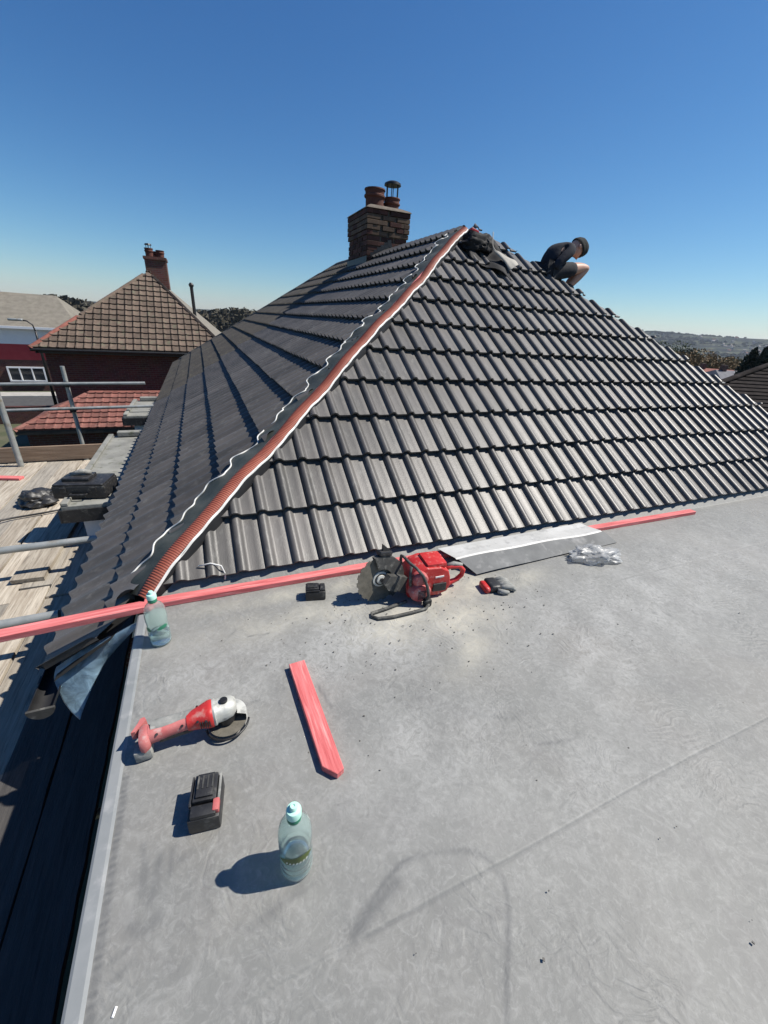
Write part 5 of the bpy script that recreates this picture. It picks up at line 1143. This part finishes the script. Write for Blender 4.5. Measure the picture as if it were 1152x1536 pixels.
RTP_ = ridge_tile_mesh(M_PINKTILE); RTO = ridge_tile_mesh(M_ORANGE)
hl = (NA - Lp); lay_ridge(Lp, Lp + hl * .38, RTO, dslope, name='hip_tile'); lay_ridge(Lp + hl * .38, NA, RTP_, dslope, name='hip_tile'); lay_ridge(Rp, NA, ridge_tile_mesh(M_BROWNROOF), dslope, name='hip_tile'); lay_ridge(NA, Ab, RTP_, dslope)
wl = MB(); wl.box(((NL + NR_) / 2, (NE + NB) / 2 + .15, -2.75), (NR_ - NL - .55, NB - NE - .6, 4.9)); bchild(wl, 'wall', M_HOUSEBRICK)
fa = MB(); fa.box(((NL + NR_) / 2, NE + .14, NZ - .10), (NR_ - NL - .2, .02, .16)); fa.box((NL + .14, (NE + NB) / 2, NZ - .10), (.02, NB - NE, .16)); bchild(fa, 'fascia', M_BLACKP)
gt = MB(); gt.tube([(NL, NE - .02, NZ - .05), (NR_, NE - .02, NZ - .05)], .055, 8); bchild(gt, 'gutter', M_GUTTER, smooth=True, angle=50)
wn = MB(); wn.box((.15, NE + .42, -1.15), (.75, .06, 1.0)); wn = bchild(wn, 'window', M_DARKMETAL); gp = MB(); gp.box((.15, NE + .385, -1.15), (.63, .012, .88)); gp.obj('pane', M_GLASS, wn)
ch = MB(); ch.box((-1.45, 24.15, 2.72), (.86, 1.0, 1.25)); ch.box((-1.45, 24.15, 3.28), (.94, 1.1, .11)); chn = bchild(ch, 'chimney', brickmat('chimney_far_brick', (.13, .045, .032), (.18, .07, .05), (.15, .12, .10)))
for (x, y, h) in ((-1.66, 23.9, .34), (-1.22, 23.95, .30), (-1.40, 24.4, .28)): pot(x, y, .17, h, 3.33).obj('chimney_pot', M_POT, chn, smooth=True, angle=35)
q = MB()
for k in range(4): a = k * math.pi / 2; q.tube([(-1.66 + .09 * math.cos(a), 23.9 + .09 * math.sin(a), 3.66), (-1.66 + .09 * math.cos(a), 23.9 + .09 * math.sin(a), 3.80)], .012, 5)
q.lathe([(.15, 0), (.12, .05), (.01, .07)], 14, (-1.66, 23.9, 3.79)); q.obj('chimney_cowl', M_DARKMETAL, chn)
vp = MB(); p = at_y(289, 446, 27); vp.tube([p + Vector((0, 0, -1.6)), p + Vector((0, 0, .55))], .085, 10); vp.lathe([(.11, 0), (.13, .1), (.06, .2)], 10, p + Vector((0, 0, .5))); bchild(vp, 'vent_pipe', M_DARKMETAL)

# low red tiled outbuilding
ob = empty('red_roofed_garage', (-3.5, 17.5, -5.2), 'low outbuilding with a red tiled hip roof below the brown roofed house', 'outbuilding')
obi = Matrix.Translation((3.5, -17.5, 5.2))
def ochild(mb, name, m, parent=None, **k):
    o = mb.obj(name, m, parent or ob, **k)
    if parent is None: o.matrix_parent_inverse = obi
    return o
oL, oE, oZ = Vector((-5.72, 16.0, -2.50)), 16.0, -2.50; oT = Vector((-3.92, 18.05, -1.66)); oR = Vector((-.95, 18.05, -1.66)); oRe = Vector((-.95, 16.0, -2.5)); tO = (.84) / 2.05
dk = MB(); dk.add([oL + dn, oRe + dn, oR + dn, oT + dn], [(0, 1, 2, 3)]); dk.add([oL, oT, Vector((-5.72, 20.0, -2.5))], [(0, 1, 2)]); dk.add([oT, oR, Vector((-.95, 20.0, -2.5)), Vector((-5.72, 20.0, -2.5))], [(0, 1, 2, 3)]); os_ = ochild(dk, 'roof_slope', M_REDTILE)
cO, sO = 1 / math.hypot(1, tO), tO / math.hypot(1, tO); FO = frame(oL, (1, 0, 0), (0, cO, sO), (0, -sO, cO)); io = FO.inverted(); p0, p2, p3 = io @ oL, io @ oT, io @ oR
lay_simple(FO, .245, .30, [(p0, n2(p0, p2, False)), ((0, p2.y), (0, -1))], 20, 8, simple_tile(M_REDTILE, .245), os_, M_REDTILE)
lay_ridge(oT, oR, RTO, os_); lay_ridge(oL, oT, ridge_tile_mesh(M_REDTILE), os_, name='hip_tile')
wl = MB(); wl.box((-3.35, 18.0, -3.9), (4.3, 3.5, 2.7)); ochild(wl, 'wall', M_HOUSEBRICK)
fa = MB(); fa.box((-3.35, 16.02, -2.56), (4.7, .05, .13)); ochild(fa, 'gutter', M_GUTTER)

# far house across the road
fh = empty('far_house', (-13, 43, -5.2), 'far house at the left edge with a white upper band, red wall and white window', 'house')
fhi = Matrix.Translation((13, -43, 5.2))
def fchild(mb, name, m, parent=None, **k):
    o = mb.obj(name, m, parent or fh, **k)
    if parent is None: o.matrix_parent_inverse = fhi
    return o
q = MB(); xr = -8.3; a = [(-24, 40, -.55), (xr, 40, -.62), (xr, 48.5, -.6), (-24, 48.5, -.6), (-24, 44.2, 1.70), (-10.3, 44.2, 1.62)]
q.add(a, [(0, 1, 5, 4), (1, 2, 5), (2, 3, 4, 5)]); fr_o = fchild(q, 'roof', M_GREYROOF)
q = MB(); q.box((-14.3, 44.2, 1.95), (.75, .9, 1.0)); q.box((-14.3, 44.2, 2.42), (.85, 1.0, .1)); cf = q.obj('chimney', MATS['chimney_far_brick'], fr_o); 
for dx in (-.2, .2): pot(-14.3 + dx, 44.2, .13, .4, 2.46).obj('chimney_pot', M_POT, cf)
q = MB(); q.box((-16.4, 44.3, -1.23), (15.6, 8.0, 1.16)); fchild(q, 'upper_wall', M_WHITEWALL)
q = MB(); q.box((-16.4, 44.3, -2.36), (15.6, 8.0, 1.1)); fchild(q, 'red_wall', M_REDWALL)
q = MB(); q.box((-16.4, 44.3, -4.06), (15.6, 8.0, 2.3)); fchild(q, 'lower_wall', M_HOUSEBRICK)
q = MB(); q.box((-16.3, 40.0, -.66), (15.9, .2, .16)); fchild(q, 'fascia', M_WPVC)
wnf = MB()
for (cx_, cz, w_, h_) in ((-12.4, -3.45, 2.3, .10), (-12.4, -4.42, 2.3, .10), (-13.5, -3.93, .10, .87), (-11.3, -3.93, .10, .87), (-12.05, -3.93, .07, .87), (-12.8, -3.93, .07, .87)): wnf.box((cx_, 40.22, cz), (w_, .12, h_))
wf = fchild(wnf, 'window', M_WPVC); q = MB(); q.box((-12.4, 40.26, -3.93), (2.1, .03, .85)); q.obj('pane', M_GLASS, wf)
wnf = MB(); wnf.box((-14.9, 40.22, -1.2), (.9, .1, .7)); wf = fchild(wnf, 'window', M_WPVC); q = MB(); q.box((-14.9, 40.16, -1.2), (.76, .03, .56)); q.obj('pane', M_GLASS, wf)
# garden wall, street lamp, car
gw = MB(); gw.box((-11, 29.2, -4.75), (10, .22, .9)); gw.box((-11, 29.2, -4.27), (10.05, .28, .07)); tag(gw.obj('garden_wall', M_HOUSEBRICK), 'low brick garden wall beside the pavement at far left', 'garden wall')
sl_ = empty('street_lamp', (-8.05, 29.0, -5.2), 'thin grey street lamp with an arm standing in front of the far house', 'street lamp')
q = MB(); q.tube([(0, 0, 0), (0, 0, 4.3), (0, 0, 4.95)], [.09, .06, .05], 10); q.tube([(0, 0, 4.9), (-.05, 0, 5.25), (-.25, 0, 5.42), (-.5, 0, 5.46)], .035, 8); q.obj('lamp_post', M_DARKMETAL, sl_, smooth=True)
q = MB(); q.cbox((-.72, 0, 5.46), (.62, .22, .12), .04); q.obj('lamp_head', M_STEEL, sl_, smooth=True)
# ------------------------------------------------------------------ right-hand neighbour roof
rn = empty('brown_roofed_house', (19, 9, -5.2), 'house at the right edge with a dark brown roof laid in even courses', 'house')
rni = Matrix.Translation((-19, -9, 5.2))
dr = Vector((.963, -.27, 0)); nh = Vector((-.27, -.963, 0)); tR = .70; cR, sR = 1 / math.hypot(1, tR), tR / math.hypot(1, tR)
P1 = at_y(1083, 573, 8.6); upR = (-nh) * cR + Vector((0, 0, sR)); nR = nh * sR + Vector((0, 0, cR))
def onpl(px, py): d = Vector(ray(px, py)); o_ = Vector((0, 0, H)); return o_ + d * ((P1 - o_).dot(nR) / d.dot(nR))
P2 = onpl(1160, 545); FRN = frame(P1, dr, upR, nR); ir = FRN.inverted(); q2 = ir @ P2
hd_ = Vector((q2.x, q2.y)).normalized()
lowv = -3.2; topv = 4.0
dk = MB(); dk.add([FRN @ Vector((hd_.x / hd_.y * lowv, lowv, -.03)), FRN @ Vector((16, lowv, -.03)), FRN @ Vector((16, topv, -.03)), FRN @ Vector((hd_.x / hd_.y * topv, topv, -.03))], [(0, 1, 2, 3)])
ro = dk.obj('roof_slope', M_BROWNROOF, rn); ro.matrix_parent_inverse = rni
k = lowv
while k < topv:
    x0_ = hd_.x / hd_.y * (k + .15); q = MB(); u_ = x0_; prof_ = []
    q.add([(x0_, 0, .035), (16, 0, .035), (16, .19, .0), (x0_, .19, 0), (x0_, 0, -.02), (16, 0, -.02)], [(0, 1, 2, 3), (4, 5, 1, 0)])
    child('tile_course', q.mesh('tile_course', M_BROWNROOF), ro, rni.inverted() @ rni @ FRN @ Matrix.Translation((0, k, 0))); k += .175
a_, b_ = FRN @ Vector((hd_.x / hd_.y * lowv, lowv, .02)), FRN @ Vector((hd_.x / hd_.y * topv, topv, .02)); lay_ridge(a_, b_, ridge_tile_mesh(M_BROWNROOF), ro, name='hip_tile')
q = MB(); e_ = FRN @ Vector((hd_.x / hd_.y * lowv, lowv, 0)); e2 = FRN @ Vector((16, lowv, 0)); e3 = FRN @ Vector((16, topv, 0)); e4 = FRN @ Vector((hd_.x / hd_.y * topv, topv, 0))
ins = Vector((.5, .5, -.05))
q.add([Vector((p.x, p.y, z_)) + Vector((.4, .6, 0)) for z_ in (-5.2, e_.z - .12) for p in (e_, e2, e3, e4)], [(0, 1, 5, 4), (1, 2, 6, 5), (2, 3, 7, 6), (3, 0, 4, 7)])
q.obj('wall', M_HOUSEBRICK, rn).matrix_parent_inverse = rni

# mid-distance houses on the right
def small_house(p, wdt, dep, eave, rise, rz, label, roofm, wallm):
    root = empty('distant_house', p, label, 'house', 'distant houses beyond the roof on the right', rz)
    q = MB(); q.box((0, 0, eave / 2), (wdt, dep, eave)); q.obj('wall', wallm, root)
    q = MB(); a = wdt / 2 + .3; b = dep / 2 + .3; q.add([(-a, -b, eave - .05), (a, -b, eave - .05), (a, b, eave - .05), (-a, b, eave - .05), (-a + 1.5, 0, eave + rise), (a - 1.5, 0, eave + rise)], [(0, 1, 5, 4), (1, 2, 5), (2, 3, 4, 5), (3, 0, 4), (3, 2, 1, 0)]); rf = q.obj('roof', roofm, root)
    q = MB(); q.box((-wdt * .2, 0, eave + rise + .1), (.6, .8, 1.3)); q.obj('chimney', MATS['chimney_far_brick'], rf)
    for k in (-.25, .25):
        q = MB(); q.box((wdt * k, -dep / 2 - .01, eave - 1.1), (1.3, .08, 1.1)); wf_ = q.obj('window', M_WPVC, root); q = MB(); q.box((wdt * k, -dep / 2 - .06, eave - 1.1), (1.1, .02, .9)); q.obj('pane', M_GLASS, wf_)
M_RUST = mat('distant_red_roof', (.19, .065, .05), .9, (.25, .10, .075), 2); M_SLATE = mat('distant_slate_roof', (.10, .10, .115), .85, (.14, .14, .15), 2)
for (px, py, D, m1, lab, rz, w_) in ((1070, 553, 46, M_RUST, 'distant house with a dull red roof below the brown trees', -.5, 9), (1098, 556, 40, M_SLATE, 'distant house with a grey slate roof beside the dark hedge', -.3, 8), (1112, 551, 66, M_CONC, 'distant building with a pale flat looking roof beside the dark hedge', -.6, 12), (1046, 566, 38, M_SLATE, 'distant house partly hidden by the tile edge, grey roofed', -.7, 9)):
    p = at_y(px, py, D); small_house((p.x, p.y, p.z - 6.6), w_, 7, 5.0, 1.6 if m1 is not M_CONC else .3, rz, lab, m1, M_HOUSEBRICK if m1 is not M_CONC else M_WHITEWALL)

# ------------------------------------------------------------------ trees
def tree(name, base, h, rad, m, label, seed, n=1500, leaf=.35, conic=False, group='trees beyond the roof'):
    root = empty(name, base, label, 'tree', group); rg = random.Random(seed)
    q = MB(); q.tube([(0, 0, -.3), (.05, .02, h * .4), (-.04, .05, h * .8)], [h * .035, h * .024, h * .008], 8)
    cl = []
    for k in range(9 if not conic else 1):
        a = rg.uniform(0, 6.28); zz = rg.uniform(.42, .95) * h; rr = rad * (.75 * (1 - abs(zz / h - .6)) + .1) * rg.uniform(.4, .9); c = Vector((rr * math.cos(a), rr * math.sin(a), zz)); cl.append((c, rad * rg.uniform(.35, .6)))
        if not conic: q.tube([(0, 0, h * .3), c * .6 + Vector((0, 0, h * .1)), c], [h * .014, h * .009, h * .004], 6)
    q.obj('trunk', M_BARK, root, smooth=True)
    lf_ = MB()
    for k in range(n):
        if conic:
            t = rg.random() ** .7; zz = h * (1 - t) * .97 + .05; a = rg.uniform(0, 6.28); rr = rad * (t ** .8) * (rg.random() ** .35) * (1 + .25 * math.sin(a * 3 + zz)); p = Vector((rr * math.cos(a), rr * math.sin(a), zz))
        else:
            c, r_6 = rg.choice(cl); v = Vector((rg.gauss(0, 1), rg.gauss(0, 1), rg.gauss(0, 1))).normalized() * r_6 * rg.random() ** .4; p = c + Vector((v.x, v.y, v.z * .8))
        s = leaf * rg.uniform(.5, 1.2); a = Vector((rg.gauss(0, 1), rg.gauss(0, 1), rg.gauss(0, 1))).normalized(); b = a.orthogonal().normalized(); c2 = a.cross(b)
        lf_.add([p + b * s, p + c2 * s * .6, p - b * s, p - c2 * s * .6], [(0, 1, 2, 3)])
    me = bpy.data.meshes.new('crown'); me.from_pydata(lf_.v, [], lf_.f); me.materials.append(m); link(bpy.data.objects.new('crown', me), root)
for i, (px, py, D, hh, rr, m, lab) in enumerate(((1000, 513, 75, 11, 6.5, M_LEAF2, 'green and brown tree at the tile edge, leftmost of the distant trees on the right'), (1040, 527, 62, 8, 4.0, M_CONIFER, 'small dark tree standing between the brown trees on the right'), (1050, 533, 58, 8.5, 5.0, M_LEAF, 'brown leaved tree right of the small dark tree'), (1078, 540, 54, 7.5, 5.0, M_LEAF, 'brown leaved tree above the dull red distant roof'), (1100, 545, 60, 7, 4.5, M_LEAF2, 'greenish tree beside the pale flat distant roof'), (1028, 530, 85, 11, 7, M_LEAF2, 'tall green tree farthest back behind the brown trees'))):
    p = at_y(px, py, D); tree('broadleaf_tree', (p.x, p.y, p.z - hh), hh, rr, m, lab, 20 + i, n=5200, leaf=.24)
for i, (px, py, D) in enumerate(((1134, 524, 27), (1152, 522, 26), (1168, 520, 25.5))):
    p = at_y(px, py, D); tree('conifer_tree', (p.x, p.y, p.z - 8.5), 8.8, 2.6, M_CONIFER, ['dark conifer, leftmost of the dark trees behind the brown roof', 'dark conifer at the right edge of the photo behind the brown roof', 'dark conifer just beyond the right edge'][i], 60 + i, n=2600, leaf=.30, conic=True)
# wooded skyline on the left, far off
fw = MB(); rg = random.Random(5)
for k in range(9500):
    a = R(rg.uniform(-18, 12)); D = rg.uniform(300, 420); x, y = D * math.sin(a), D * math.cos(a)
    top = -2.2 + 5.0 * vnoise(x, y, 60, 2) + 3.2 * max(0, math.sin((math.degrees(a) - 1) * .32))
    z_ = top - 16 * rg.random() ** 1.6; s = rg.uniform(1.0, 2.4); p = Vector((x, y, z_)); av = Vector((rg.gauss(0, 1), rg.gauss(0, 1), rg.gauss(0, 1))).normalized(); b = av.orthogonal().normalized(); c2 = av.cross(b)
    fw.add([p + b * s, p + c2 * s * .7, p - b * s, p - c2 * s * .7], [(0, 1, 2, 3)])
me = bpy.data.meshes.new('far_wood'); me.from_pydata(fw.v, [], fw.f); me.materials.append(mat('far_wood_leaves', (.035, .035, .024), .9, (.07, .06, .04), .06)); tag(link(bpy.data.objects.new('far_wood', me)), 'distant wooded skyline seen between the roofs on the left', 'wood', kind='stuff')

# ------------------------------------------------------------------ haze
hz = MB(); hz.box((600, 2300, 0), (11000, 5600, 200))
hm = bpy.data.materials.new('haze'); hm.use_nodes = True; N = hm.node_tree.nodes; N.remove(N['Principled BSDF']); pv = N.new('ShaderNodeVolumePrincipled'); pv.inputs['Color'].default_value = (.80, .88, 1.0, 1); pv.inputs['Density'].default_value = .00008; pv.inputs['Anisotropy'].default_value = .2
hm.node_tree.links.new(pv.outputs[0], N['Material Output'].inputs['Volume'])
ho = hz.obj('haze', hm); tag(ho, kind='stuff')
